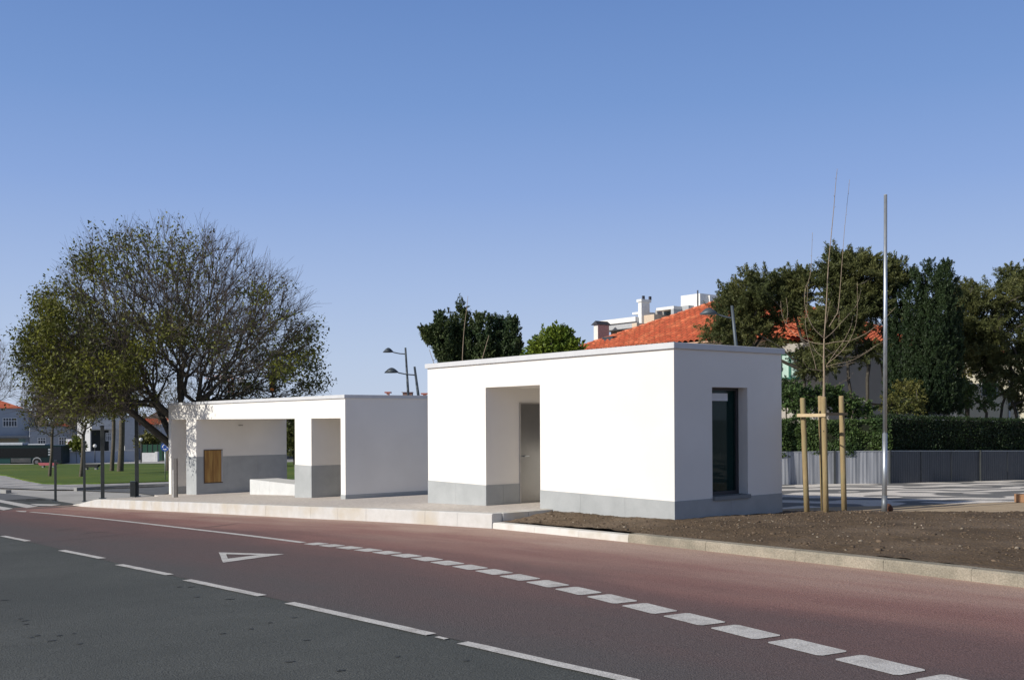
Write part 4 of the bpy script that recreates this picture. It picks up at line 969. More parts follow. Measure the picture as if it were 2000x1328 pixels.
    GF = mat('green_frame', (.04, .14, .11), rough=.5); um = (u0+u1)/2
    wf = boxes('window', fr, [(u0, u1, wv0-.06, wv0-.003, z1-.12, z1), (u0, u1, wv0-.06, wv0-.003, z0, z0+.12), (u0, u0+.12, wv0-.06, wv0-.003, z0+.12, z1-.12), (u1-.12, u1, wv0-.06, wv0-.003, z0+.12, z1-.12), (um-.09, um+.05, wv0-.06, wv0-.003, z0+.12, z1-.12)], GF, root)
    boxes('shutter', fr, [(u0+.12, u1-.12, wv0-.035, wv0-.004, z0+.12, z1-.12)], mat('pale_shutter', (.42, .58, .52), rough=.6), wf)
    boxes('roof_hatch', Fr(p, (U.x, U.y), (V.x, V.y)), [(0, .8, 0, .5, .02, .3)], mat('hatch', (.05, .06, .07), rough=.4), rf)
    # windows on the shaded side wall
    for v in (11.5, 14.5): 
        w_ = boxes('window', fr, [(We-.45, We-.40, v*kf*.9, v*kf*.9+1.1, zE-2.3, zE-1.0)], mat('dark_glass', (.03, .035, .04), rough=.15), root)
hip_house()

# ------------------------------------------------------------------ apartment block beyond
def apartment():
    Y1 = 130.0; X1, Z1 = at(1160, 650, Y1).x, 0; U = Vector((.603, -.798)); V = Vector((.798, .603)); O = Vector((X1, Y1, 0))
    root = thing('apartment_block', (X1+6, Y1, G(X1, Y1)), 'pale stepped apartment block with pink stair tower and white rooftop boxes above the orange roof', 'building')
    fr = Fr(O, (U.x, U.y), (V.x, V.y))
    def u(px, v=0):
        aa, _ = ray(px, 620); X0 = O.x+V.x*v; Y0 = O.y+V.y*v; return (aa*Y0-X0)/(U.x-aa*U.y)
    def zf(px, py, v=0): Y = O.y+V.y*v+U.y*u(px, v); return at(px, py, Y).z
    def vside(px, uu):         # v where the side plane u=uu crosses column px
        aa, _ = ray(px, 620); X0 = O.x+U.x*uu; Y0 = O.y+U.y*uu; return (aa*Y0-X0)/(V.x-aa*V.y)
    W = mat('block_white', (.78, .77, .74)); CR = mat('block_cream', (.62, .50, .38)); PK = mat('block_pink', (.52, .26, .24)); BRN = mat('block_brown', (.20, .14, .10)); GY = mat('block_grey', (.42, .43, .44)); DG = mat('block_glass', (.06, .09, .10), rough=.1)
    g0 = -8
    u0, u1 = u(1160), u(1168); d = vside(1189.5, u1)
    boxes('stair_tower', fr, [(u0, u1, 0, d, g0, zf(1164, 634))], PK, root); boxes('tower_front', fr, [(u0, u1, -.04, -.002, g0, zf(1164, 635))], mat('block_pale_pink', (.75, .68, .62)), root)
    bm = bmesh.new(); zt_ = zf(1164, 634.5); zp = zf(1164, 626.5); uu0, uu1 = u0-.3, u1+.2
    vs = [bm.verts.new(fr.p(a, b, c)) for a, b, c in ((uu0, -.3, zt_), (uu1, -.3, zt_), (uu1, d+.3, zt_), (uu0, d+.3, zt_), ((u0+u1)/2, -.1, zp), ((u0+u1)/2, d+.1, zp))]
    for f in ((0, 1, 4), (1, 2, 5, 4), (2, 3, 5), (3, 0, 4, 5), (3, 2, 1, 0)): bm.faces.new([vs[i] for i in f])
    link_bm('tower_roof', bm, mat('block_dark', (.05, .05, .06)), root)
    v2 = 3.0; a0, a1 = u(1166, v2), u(1241, v2); zt2 = zf(1241, 618.3, v2); zb2 = zf(1241, 627.5, v2)
    boxes('roof_slab', fr, [(a0, a1, v2, v2+12, zb2, zt2)], W, root); boxes('slab_edge', fr, [(a0, a1-.02, v2+.3, v2+12, zb2-.75, zb2-.003)], GY, root)
    boxes('upper_wall', fr, [(a0+1, a1-.3, v2+1.6, v2+12, g0, zb2-.755)], BRN, root)
    b0, b1 = u(1197, v2+1.6), u(1208, v2+1.6)
    w1 = boxes('window', fr, [(b0, b1, v2+1.53, v2+1.598, zb2-3.2, zb2-1.2)], W, root); boxes('pane', fr, [(b0+.15, (b0+b1)/2-.08, v2+1.5, v2+1.528, zb2-3.1, zb2-1.3), ((b0+b1)/2+.08, b1-.15, v2+1.5, v2+1.528, zb2-3.1, zb2-1.3)], DG, w1)
    boxes('wall_pier', fr, [(u(1217, v2+1), u(1223, v2+1), v2+1, v2+1.59, g0, zb2-.755), (u(1226, v2+1), u(1235, v2+1), v2+1, v2+1.59, g0, zb2-.755)], GY, root)
    boxes('parapet', fr, [(u(1234, 1.0), u(1243.5, 1.0), 1.0, 2.9, g0, zf(1240, 631, 1.0))], CR, root)
    # balcony
    v3 = 4.0; c0, c1 = u(1248, v3), u(1277.5, v3); boxes('balcony', fr, [(c0, c1, v3, v3+4, zf(1262, 634, v3)-.6, zf(1277, 613.8, v3))], CR, root); boxes('lower_wall', fr, [(c0, c1+5, v3+.8, v3+14, g0, zf(1277, 613.8, v3)-2.2)], BRN, root)
    boxes('recess_wall', fr, [(c0, u(1316, 7), 7.0, 18, g0, zf(1300, 603, 7))], mat('block_shade', (.36, .34, .32)), root)
    boxes('glazing', fr, [(u(1297, 7), u(1314, 7), 6.9, 6.99, zf(1305, 622, 7), zf(1305, 604, 7))], DG, root)
    e0_, e1_ = u(1282, 5.5), u(1316, 5.5); boxes('upper_slab', fr, [(e0_, e1_, 5.5, 18, zf(1316, 603, 5.5), zf(1316, 597.5, 5.5))], W, root); boxes('end_wall', fr, [(e1_-.5, e1_, 5.5, 14, zf(1316, 625, 5.5)-6, zf(1316, 603, 5.5)-.003)], GY, root)
    boxes('left_slab', fr, [(u(1235, 5), u(1252, 5), 5, 9, zf(1240, 614, 5), zf(1240, 610, 5))], W, root)
    # chimney
    v4 = 3.6; f0, f1 = u(1246.5, v4), u(1253, v4); d4 = vside(1269, f1); zc = zf(1250, 590, v4)
    ch = boxes('chimney', fr, [(f0, f1, v4, d4, zf(1250, 616, v4)-2, zc)], W, root); boxes('chimney_cap', fr, [(f0-.15, f1+.15, v4-.15, d4+.15, zc+.003, zc+.35)], W, ch)
    for k in range(2): boxes('chimney_pot', fr, [((f0+f1)/2-.12, (f0+f1)/2+.12, v4+.5+k*1.2, v4+.8+k*1.2, zc+.353, zc+.85)], MATS['block_dark'], ch)
    # white rooftop boxes
    v5 = 8.0; h0, h1 = u(1330, v5), u(1367.5, v5); boxes('rooftop_box', fr, [(h0, h1, v5, v5+5, zf(1350, 600, v5)-3, zf(1367, 573, v5))], W, root)
    boxes('rooftop_box', fr, [(h1+.01, u(1386.5, v5+1.5), v5+1.5, v5+6, zf(1376, 600, v5)-3, zf(1386, 577, v5+1.5))], W, root)
    boxes('rooftop_slab', fr, [(u(1318, 7), u(1345, 7), 7, 12, zf(1330, 603, 7)-1, zf(1330, 598, 7))], GY, root)
    p = fr.p(u(1363, v5-1), v5-1, 0); tubeobj('aerial', [(p.x, p.y, zf(1363, 600, v5-1)), (p.x, p.y, zf(1363, 567, v5-1))], .09, MATS['block_dark'], root, n=5)
apartment()

# conifers / trees behind the kiosk
def spiretree():
    Y = 46; bx = at(925, 900, Y); root = thing('conifer_tree', (bx.x, Y, G(bx.x, Y)), 'ragged dark green conifer with many pointed tips behind the left end of the kiosk', 'tree')
    sp = [(858, 640, 13), (868, 615, 14), (884, 603, 13), (901, 590, 12), (915, 608, 14), (930, 618, 16), (945, 613, 14), (958, 620, 14), (970, 616, 13), (982, 624, 13), (994, 616, 11), (1000, 628, 10), (845, 650, 8), (892, 640, 22), (925, 640, 24), (960, 645, 24), (985, 655, 18), (1005, 662, 9), (870, 665, 16), (840, 646, 6)]
    C_ = []; N_ = []
    for (x, yt_, wd) in sp:
        n = 130; t = RNG.random(n)**.8; bot = 745 if x > 880 else (700 if x > 860 else 668)
        yy = yt_+(bot-yt_)*t; rr = wd*np.minimum(1, (t*2.6)**.8)*1.05+.8; a = RNG.uniform(0, 2*math.pi, n); lean = (x-925)*.10
        xx = x+lean*(1-t)-lean*t*.6+rr*np.cos(a); dep = rr*np.sin(a)*Y/F+((int(x)*13) % 7-3)*.3
        for k in range(n): p = at(xx[k], yy[k], Y); C_.append((p.x, Y+dep[k], p.z)); N_.append((math.cos(a[k]), math.sin(a[k]), .2))
    V, Q = tufts(np.array(C_), np.array(N_), 44, .2, .12, 1.3, .45, .45); arrays('crown', V, Q, leafmat('spire_leaf', (.026, .055, .022), (.075, .095, .028), scale=.6, trans=.12), root)
    tubeobj('trunk', [(bx.x, Y, G(bx.x, Y)-.1), (bx.x, Y, 2), (bx.x+.1, Y, 5)], [.3, .2, .07], BARK, root)
spiretree()
conifer('round bright green citrus tree showing over the kiosk roof', [(1085, 672, 44, 28), (1060, 690, 30, 22), (1115, 685, 26, 26), (1092, 655, 22, 14), (1085, 705, 45, 25)], 43, 1085, leafmat('citrus_leaf', (.07, .13, .015), (.18, .23, .028), scale=1.), 620, 34, .22, .13, trunk_r=.12, name='citrus_tree', asp=.6)
wt = thing('young_tree', (at(910, 900, 27).x, 27, G(at(910, 900, 27).x, 27)+.1), 'bare young tree behind the kiosk showing three thin whips above its roof', 'tree')
bm = bmesh.new()
for pts in ([(905, 800), (903, 715), (906, 650), (912, 600), (914, 578)], [(905, 800), (930, 740), (945, 690), (955, 655)], [(905, 800), (862, 760), (848, 712), (838, 682)]):
    P = smoothline(poly_px(pts, 27), 4); tube(bm, P, [.014-.0006*i for i in range(len(P))], 5)
link_bm('branches', bm, BARKP, wt); tubeobj('trunk', [(wt.location.x, 27, wt.location.z-.1), tuple(at(905, 799, 27))], [.035, .02], BARKP, wt)

# ------------------------------------------------------------------ street lamps
def lamp(label, top, low, Y, arm0, head, fr_sz):
    (tx, ty), (lx, ly) = top, low; gy = 950; bx = lx+(lx-tx)*(gy-ly)/(ly-ty)*.7; bp = at(bx, gy, Y); gz = G(bp.x, Y)
    root = thing('street_lamp', (bp.x, Y, gz), label, 'street lamp', 'curved arm street lamps')
    tubeobj('pole', [(bp.x, Y, gz-.05), tuple(at(lx, ly, Y)), tuple(at(tx, ty, Y))], [.085, .06, .045], POLEM, root, n=10)
    hx0, hx1, hy = head; ax, ay = arm0; p = at(ax, ay, Y); q = at(hx1, hy, Y); mid = at((ax+hx1)/2, (ay+hy)/2+.8, Y)
    tubeobj('arm', smoothline([p, mid, q], 5), .026, POLEM, root, n=6)
    # leaf shaped head
    bm = bmesh.new(); a = at(hx0, hy+.5, Y); ln = (q-a).length; n = 14; top_, bot = [], []
    for i in range(n+1):
        t = i/n; w_ = .19*math.sin(math.pi*min(1, t*.93+.02))**.8+.015; h = .20*math.sin(math.pi*min(1, .04+t*.9))**1.1+.01
        c = a.lerp(q, t); top_.append([bm.verts.new((c.x, c.y+w_*math.cos(k*math.pi/6), c.z+h*math.sin(k*math.pi/6)*1.05)) for k in range(7)])
    for A, B in zip(top_, top_[1:]):
        for k in range(6): bm.faces.new((A[k], A[k+1], B[k+1], B[k]))
        bm.faces.new((A[6], A[0], B[0], B[6]))
    bm.faces.new(top_[0]); bm.faces.new(top_[-1][::-1]); bmesh.ops.recalc_face_normals(bm, faces=bm.faces[:])
    hd = link_bm('lamp_head', bm, POLEM, root, smooth=True)
    return root
lamp('dark street lamp rising over the right end of the kiosk against the orange roof', (1429.5, 597), (1437.5, 675), 33, (1434, 622), (1367, 1401, 614), 1)
lamp('taller of the two street lamps seen over the low shelter roof', (791.8, 679), (797.5, 772), 47, (792.7, 691.5), (748, 768, 688), 1)
lamp('shorter, nearer street lamp leaning over the low shelter roof', (809.6, 716), (817, 772), 42, (811.5, 732.5), (751, 778, 728), 1)

# ------------------------------------------------------------------ rooftops just above the shelter
def roofbit():
    Y = 75; b = at(785, 900, Y); root = thing('far_house', (b.x, Y, G(b.x, Y)), 'distant tiled house whose ridge and white chimneys peep over the low shelter', 'house')
    fr = Fr((b.x, Y, 0), (1, 0)); k = Y/F; z = lambda py: at(785, py, Y).z; X = lambda px: (px-785)*k
    boxes('wall', fr, [(X(700), X(870), 0, 8, -3.5, z(790))], HW, root)
    bm = bmesh.new(); vs = [bm.verts.new(fr.p(*c)) for c in ((X(690), -.4, z(791)), (X(880), -.4, z(791)), (X(880), 8.4, z(791)), (X(690), 8.4, z(791)), (X(740), 4, z(771)), (X(835), 4, z(769.5)))]
    for f in ((0, 1, 5, 4), (1, 2, 5), (2, 3, 4, 5), (3, 0, 4), (3, 2, 1, 0)): bm.faces.new([vs[i] for i in f])
    rf = link_bm('roof', bm, TILE, root)
    WH = mat('chimney_white', (.7, .68, .64)); 
    for px, w_, t in ((747, 5, 763), (822, 6, 766)):
        c = boxes('chimney', fr, [(X(px-w_/2), X(px+w_/2), 3.4, 3.9, z(780), z(t+2))], WH, rf)
    boxes('chimney_cap', fr, [(X(741), X(753), 3.2, 4.1, z(765), z(762.5))], mat('cap_red', (.35, .12, .08)), rf); boxes('chimney_cap', fr, [(X(815), X(830), 3.2, 4.1, z(768), z(765.5))], MATS['cap_red'], rf)
    boxes('chimney_stack', fr, [(X(778), X(797), 3.2, 4.1, z(780), z(764.5))], mat('stack_brown', (.17, .12, .10)), rf); boxes('stack_cap', fr, [(X(776), X(798), 3.1, 4.2, z(764.4), z(763))], GALV, rf)
roofbit()

# ------------------------------------------------------------------ left hand distance
def far_ground(px, Y): x = at(px, 900, Y).x; return x, G(x, Y)
# dark square posts
def post(px, ytop, ybase, wpx, label, wob=0):
    b = gnd(px, ybase, .0); Y = b.y; k = Y/F; root = thing('steel_post', b, label, 'post', 'dark steel posts along the far pavement'); fr = Fr(b, (.97, .24)); w_ = wpx*k*.5
    boxes('shaft', fr, [(-w_, w_, -w_, w_, -.05, at(px, ytop, Y).z-b.z)], DARK, root, bev=.008); boxes('base_plate', fr, [(-w_*2, w_*2, -w_*2, w_*2, 0, .02)], POLEM, root)
    boxes('cap', fr, [(-w_*1.08, w_*1.08, -w_*1.08, w_*1.08, at(px, ytop, Y).z-b.z+.001, at(px, ytop, Y).z-b.z+.03)], POLEM, root)
post(108.5, 900, 979, 4.2, 'shortest dark steel post at the far left by the crossing')
post(165, 862, 978.5, 4.2, 'second dark steel post from the left, thin and shoulder high')
post(200.5, 832, 973, 6.3, 'third dark steel post from the left, thicker, on the ramp of the platform')
post(267.5, 800, 969, 6.8, 'tallest dark steel post under the big tree beside the square bin')
bb = gnd(260, 969.5); bn_ = thing('litter_bin', bb, 'small dark square litter bin hugging the tallest steel post', 'bin'); fr = Fr(bb+Vector((-.02, .05, 0)), (.97, .24))
boxes('body', fr, [(-.11, .11, -.1, .1, 0, .62)], DARK, bn_, bev=.01); boxes('lid', fr, [(-.12, .12, -.11, .11, .621, .65)], POLEM, bn_, bev=.005)
# roundabout sign
sb = gnd(322.5, 937.5, .03); Y = sb.y; sg = thing('roundabout_sign', sb, 'round blue roundabout sign with white arrows on a slim pole by the lawn', 'sign')
zc = at(322, 873, Y).z; tubeobj('pole', [(sb.x, Y+.03, sb.z-.05), (sb.x, Y+.03, zc+.15)], .032, GALV, sg)
def disc(bm, c, r, y0, y1, n=28):
    A = [bm.verts.new((c.x+r*math.cos(2*math.pi*k/n), y0, c.z+r*math.sin(2*math.pi*k/n))) for k in range(n)]; B = [bm.verts.new((v.co.x, y1, v.co.z)) for v in A]
    bm.faces.new(A); bm.faces.new(B[::-1])
    for k in range(n): bm.faces.new((A[k], A[(k+1) % n], B[(k+1) % n], B[k]))
cc = Vector((sb.x, Y, zc)); bm = bmesh.new(); disc(bm, cc, .26, Y-.01, Y+.0); bmesh.ops.recalc_face_normals(bm, faces=bm.faces[:]); dk = link_bm('sign_face', bm, mat('sign_blue', (.02, .07, .30), rough=.4), sg)
bm = bmesh.new()
for j in range(3):
    a0_ = R_(90+120*j+10); n = 8; rr0, rr1 = .125, .165; a1_ = a0_+R_(68); y = Y-.014
    A = [bm.verts.new((cc.x+rr0*math.cos(a0_+(a1_-a0_)*i/n), y, cc.z+rr0*math.sin(a0_+(a1_-a0_)*i/n))) for i in range(n+1)]; B = [bm.verts.new((cc.x+rr1*math.cos(a0_+(a1_-a0_)*i/n), y, cc.z+rr1*math.sin(a0_+(a1_-a0_)*i/n))) for i in range(n+1)]
    for i in range(n): bm.faces.new((A[i], A[i+1], B[i+1], B[i]))
    tip = a1_+R_(28); bm.faces.new([bm.verts.new((cc.x+r*math.cos(t), y, cc.z+r*math.sin(t))) for r, t in ((.095, a1_), (.195, a1_), (.148, tip))])
link_bm('arrows', bm, mat('sign_white', (.8, .8, .8)), dk)
# globe lamps
def globe(px, ytop, ybase, label, rp=3.2):
    b = gnd(px, ybase, .05); Y = b.y; k = Y/F; root = thing('globe_lamp', b, label, 'lamp', 'white globe lamps in the park'); z1 = at(px, ytop, Y).z
    tubeobj('pole', [b, (b.x, Y, z1-.4)], [.07, .05], DARK, root)
    bm = bmesh.new(); bmesh.ops.create_uvsphere(bm, u_segments=12, v_segments=8, radius=rp*k*1.1); bmesh.ops.translate(bm, verts=bm.verts, vec=(b.x, Y, z1-.2)); link_bm('globe', bm, mat('globe_white', (.7, .7, .68)), root, smooth=True)
globe(275.5, 855, 904, 'white globe lamp between the tallest post and the roundabout sign'); globe(185.5, 868, 903, 'white globe lamp left of the twin park trunks')
# person
def person(px, yt_, yb):
    b = gnd(px, yb, .05); Y = b.y; h = at(px, yt_, Y).z-b.z; s = h/1.72
    root = thing('person', b, 'pedestrian in a pale top and dark trousers walking past the low white wall', 'person')
    J = dict(pel=(0, 0, .95), chest=(0, 0, 1.30), neck=(.01, 0, 1.48), head=(.02, -.01, 1.60), top=(.02, -.01, 1.70), hipL=(-.09, 0, .9), kneeL=(-.13, .08, .5), ankL=(-.16, .16, .08), toeL=(-.15, .02, .03), hipR=(.09, 0, .9), kneeR=(.12, -.12, .5), ankR=(.15, -.2, .1), toeR=(.16, -.33, .03),
             shL=(-.19, 0, 1.42), elL=(-.25, .04, 1.14), haL=(-.24, -.06, .88), shR=(.19, 0, 1.42), elR=(.26, .05, 1.14), haR=(.24, -.04, .88))
    Ed = [('pel', 'chest'), ('chest', 'neck'), ('neck', 'head'), ('head', 'top'), ('pel', 'hipL'), ('hipL', 'kneeL'), ('kneeL', 'ankL'), ('ankL', 'toeL'), ('pel', 'hipR'), ('hipR', 'kneeR'), ('kneeR', 'ankR'), ('ankR', 'toeR'), ('chest', 'shL'), ('shL', 'elL'), ('elL', 'haL'), ('chest', 'shR'), ('shR', 'elR'), ('elR', 'haR')]
    rd = dict(pel=.14, chest=.15, neck=.06, head=.10, top=.07, hipL=.10, kneeL=.065, ankL=.045, toeL=.035, hipR=.10, kneeR=.065, ankR=.045, toeR=.035, shL=.065, elL=.045, haL=.035, shR=.065, elR=.045, haR=.035)
    ks = list(J); me = bpy.data.meshes.new('body'); me.from_pydata([tuple(c*s for c in J[q]) for q in ks], [(ks.index(a), ks.index(b_)) for a, b_ in Ed], []); o = bpy.data.objects.new('body', me); C.objects.link(o); o.parent = root
    md = o.modifiers.new('Skin', 'SKIN')
    for v, q in zip(me.skin_vertices[0].data, ks): v.radius = (rd[q]*s, rd[q]*s*.8)
    me.skin_vertices[0].data[0].use_root = True
    o.modifiers.new('Sub', 'SUBSURF').levels = 2; o.modifiers['Sub'].render_levels = 2
    m = bpy.data.materials.new('person_body'); m.use_nodes = True; n = m.node_tree.nodes; k = m.node_tree.links; tc = n.new('ShaderNodeTexCoord'); sp = n.new('ShaderNodeSeparateXYZ'); k.new(tc.outputs['Object'], sp.inputs[0]); dv = n.new('ShaderNodeMath'); dv.operation = 'DIVIDE'; dv.inputs[1].default_value = 1.8*s; k.new(sp.outputs[2], dv.inputs[0])
    cr = n.new('ShaderNodeValToRGB'); cr.color_ramp.interpolation = 'CONSTANT'; e = cr.color_ramp.elements; e[0].color = (.03, .03, .04, 1); e[1].position = .52; e[1].color = (.5, .42, .42, 1); x = e.new(.83); x.color = (.42, .27, .2, 1); x = e.new(.92); x.color = (.04, .03, .02, 1)
    k.new(dv.outputs[0], cr.inputs[0]); k.new(cr.outputs[0], n['Principled BSDF'].inputs['Base Color']); me.materials.append(m)
person(147, 884, 902.5)
# bus
def bus():
    Y = 140; b = at(-45, 900, Y); gz = G(b.x, Y); k = Y/F; root = thing('city_bus', (b.x, Y, gz), 'dark teal city bus driving past the lawn at the far left', 'bus'); fr = Fr((0, Y, 0), (1, 0)); X = lambda px: (px-1000)*k; z = lambda py: at(60, py, Y).z
    TE = mat('bus_teal_shaded', (.006, .018, .020), rough=.3); zb_ = z(905)  # bus teal and white darkened to carry the shade of the trees
    boxes('body', fr, [(X(-62), X(121), 0, 2.5, z(905.5), z(869.5))], TE, root, bev=.12)
    boxes('window_band', fr, [(X(-58), X(92), -.03, -.003, z(893), z(875)), (X(-58), X(92), 2.503, 2.53, z(893), z(875))], mat('bus_glass', (.008, .010, .012), rough=.08), root)
    for i, (x0, x1) in enumerate(((-50, 42), (52, 86))): boxes('roof_pod', fr, [(X(x0), X(x1), .3, 2.2, z(869.4), z(864.5 if i == 0 else 867))], mat('bus_white_shaded', (.45, .48, .52)), root, bev=.05)
    boxes('skirt_panel', fr, [(X(-60), X(20), -.035, -.004, z(904.5), z(896))], mat('bus_green', (.012, .055, .055), rough=.4), root)
    boxes('advert_panel', fr, [(X(21), X(60), -.035, -.004, z(903), z(894.5))], mat('bus_advert', (.05, .055, .06), (.10, .10, .105), scale=1.), root)
    for px in (-20, 72):
        c = Vector(fr.p(X(px), 0, z(901.2))); bm = bmesh.new(); disc(bm, c, .62, Y-.06, Y+.02); bmesh.ops.recalc_face_normals(bm, faces=bm.faces[:]); wa = link_bm('wheel_arch', bm, mat('arch_white', (.30, .31, .33)), root)
        bm = bmesh.new(); disc(bm, c-Vector((0, 0, .06)), .52, Y-.12, Y+.3); bmesh.ops.recalc_face_normals(bm, faces=bm.faces[:]); wh = link_bm('wheel', bm, mat('tyre', (.012, .012, .012)), root)
        bm = bmesh.new(); disc(bm, c-Vector((0, 0, .06)), .24, Y-.14, Y-.121); bmesh.ops.recalc_face_normals(bm, faces=bm.faces[:]); link_bm('rim', bm, mat('rim', (.12, .12, .13)), wh)
    for py in (879, 884, 889): boxes('vent_stripe', fr, [(X(94), X(100), -.035, -.004, z(py), z(py-2.3))], MATS['bus_white_shaded'], root)
    boxes('tail_panel', fr, [(X(101), X(119), -.035, -.004, z(899), z(873))], mat('bus_navy', (.008, .012, .022), rough=.4), root)
bus()
# two low benches on the lawn
def parkbench(px0, px1, ytop, ybot, m, label):
    b = gnd((px0+px1)/2, ybot, .06); Y = b.y; k = Y/F; root = thing('park_bench', b, label, 'bench'); fr = Fr(b, (1, 0)); w_ = (px1-px0)*k/2; h = (ybot-ytop)*k
    bm = bmesh.new(); pr = [(-w_, h), (w_, h*.95), (w_*.8, h*.45), (-w_*.8, h*.45)]
    A = [bm.verts.new(fr.p(u, -.3, z)) for u, z in pr]; B = [bm.verts.new(fr.p(u, .3, z)) for u, z in pr]; bm.faces.new(A); bm.faces.new(B[::-1])
    for i in range(4): bm.faces.new((A[i], A[(i+1) % 4], B[(i+1) % 4], B[i]))
    bmesh.ops.recalc_face_normals(bm, faces=bm.faces[:]); link_bm('seat', bm, m, root)
    for s in (-.6, .5): boxes('leg', fr, [(w_*s, w_*s+.2, -.22, .22, 0, h*.46)], MATS['kerb_grey'], root)
parkbench(76, 112, 903.5, 912.5, mat('bench_pink', (.45, .12, .14)), 'faded pink slab bench on the lawn behind the first post'); parkbench(160, 195, 906, 917, mat('bench_dark', (.035, .035, .035)), 'dark boat shaped bench on the lawn left of the thick post')

# buildings on the far left
def win(fr, parent, x0, x1, z0, z1, y0, nx=3, frame=(.6, .62, .64)):
    f_ = boxes('window', fr, [(x0, x1, y0-.08, y0-.003, z0, z1)], mat('win_white', frame), parent); g = .12; ww = (x1-x0-g*(nx+1))/nx; zm = z0+(z1-z0)*.62
    boxes('pane', fr, [b_ for i in range(nx) for b_ in ((x0+g+i*(ww+g), x0+g+i*(ww+g)+ww, y0-.10, y0-.081, z0+g, zm), (x0+g+i*(ww+g), x0+g+i*(ww+g)+ww, y0-.10, y0-.081, zm+g, z1-g))], mat('pane_dark', (.05, .06, .08), rough=.15), f_)
def left_buildings():
    GW = mat('grey_wall', (.30, .34, .40), (.27, .31, .37), scale=.5); GW2 = mat('grey_wall_low', (.30, .33, .38), (.26, .29, .34), scale=.5)
    def setup(px, Y, name, label, rot=0, cat='building'):
        x, gz = far_ground(px, Y); root = thing(name, (x, Y, gz), label, cat)
        if not rot: return root, Fr((0, Y, 0), (1, 0)), (lambda p: (p-1000)*Y/F), (lambda p: at(px, p, Y).z), gz
        U = (math.cos(rot), math.sin(rot))
        def X(p): aa, _ = ray(p, 818); return (aa*Y-x)/(U[0]-aa*U[1])
        return root, Fr((x, Y, 0), U), X, (lambda p: at(px, p, Y).z), gz
    root, fr, X, z, gz = setup(20, 165, 'grey_building', 'two storey blue grey building with orange roof at the far left edge', rot=.62)
    boxes('wall', fr, [(X(-60), X(56), 0, 14, gz-1, z(797.5)), (X(56.05), X(70), 1, 14, gz-1, z(801))], GW, root)
    bm = bmesh.new(); vs = [bm.verts.new(fr.p(*c)) for c in ((X(-61), -.4, z(797)), (X(46), -.4, z(797)), (X(46), 14, z(797)), (X(-61), 14, z(797)), (X(-40), 7, z(775)), (X(-3), 7, z(775)))]
    for f in ((0, 1, 5, 4), (1, 2, 5), (2, 3, 4, 5), (3, 0, 4), (3, 2, 1, 0)): bm.faces.new([vs[i] for i in f])
    link_bm('roof', bm, TILE, root)
    win(fr, root, X(5), X(33.5), z(833.5), z(815.5), 0, 5); win(fr, root, X(-40), X(-20), z(833), z(816), 0, 4)
    boxes('round_vent', fr, [(X(46), X(50), -.05, -.003, z(820), z(816))], MATS['pane_dark'], root)
    boxes('canopy', fr, [(X(-60), X(50), -2, -.003, z(854), z(851))], mat('canopy_grey', (.2, .22, .24)), root); boxes('shopfront', fr, [(X(-58), X(36), -.06, -.003, z(870), z(856))], mat('shop_tan', (.22, .20, .15)), root); boxes('shop_sign', fr, [(X(36.2), X(49), -.07, -.003, z(866), z(857.5))], mat('shop_green', (.18, .28, .26)), root)
    tubeobj('flue', [tuple(fr.p(X(66), .6, z(852))), tuple(fr.p(X(66), .6, z(777)))], .2, mat('flue', (.2, .23, .26)), root); tubeobj('flue_cap', [tuple(fr.p(X(66), .6, z(778))), tuple(fr.p(X(66), .6, z(774)))], .27, MATS['flue'], root)
    root, fr, X, z, gz = setup(110, 168, 'low_building', 'low blue grey annex with white windows behind the bus and the square notice board', rot=.62)
    boxes('wall', fr, [(X(58), X(158), 0, 10, gz-1, z(835))], GW2, root); boxes('roof_edge', fr, [(X(57), X(159), -.1, 10.1, z(834.9), z(833))], mat('edge_grey', (.2, .22, .24)), root)
    win(fr, root, X(73), X(89), z(869), z(853.5), 0, 3); win(fr, root, X(114), X(130), z(870), z(853.5), 0, 3)
    bm = bmesh.new(); vs = [bm.verts.new(fr.p(*c)) for c in ((X(112), 4, z(834)), (X(156), 4, z(834)), (X(150), 9, z(827.5)), (X(119), 9, z(827.5)))]; bm.faces.new(vs); bmesh.ops.solidify(bm, geom=bm.faces[:], thickness=.2); link_bm('roof', bm, TILE, root)
    # notice board
    root, fr, X, z, gz = setup(135.5, 150, 'notice_board', 'white square notice board with a dark red emblem on two legs beside the bus', cat='sign')
    bd = boxes('board', fr, [(X(128.5), X(142), 0, .12, z(877.5), z(857.5))], mat('board_white', (.72, .71, .74)), root)
    bm = bmesh.new(); c = Vector(fr.p(X(135), 0, z(864.5))); disc(bm, c, .17, 149.93, 149.99, 12); box(bm, fr, X(132.3), X(138), -.06, -.01, z(867.2), z(865.6)); link_bm('emblem', bm, mat('emblem_red', (.35, .03, .03)), bd); boxes('emblem_lower', fr, [(X(133), X(134.6), -.06, -.01, z(871), z(867.6)), (X(135.8), X(137.2), -.06, -.01, z(871), z(867.6))], mat('emblem_dark', (.04, .03, .05)), bd)
    for p in (130, 140): boxes('leg', fr, [(X(p-.4), X(p+.4), .02, .1, gz-.1, z(877.6))], GALV, root)
    # low white wall
    root, fr, X, z, gz = setup(200, 146, 'low_wall', 'long low whitewashed wall behind the lawn running between the bus and the twin trunks', rot=.60, cat='wall')
    boxes('wall', fr, [(X(118), X(262), 0, .3, gz-.5, z(881.5))], mat('low_wall_shaded', (.42, .45, .50), (.38, .41, .46), scale=.5), root); boxes('coping', fr, [(X(118), X(262), -.08, .38, z(881.4), z(880.3))], mat('wall_cap', (.6, .6, .6)), root)  # whitewash toned blue grey, the wall's shade is put into the colour
    root, fr, X, z, gz = setup(290, 146, 'low_wall', 'short white garden wall right of the tallest post', cat='wall')
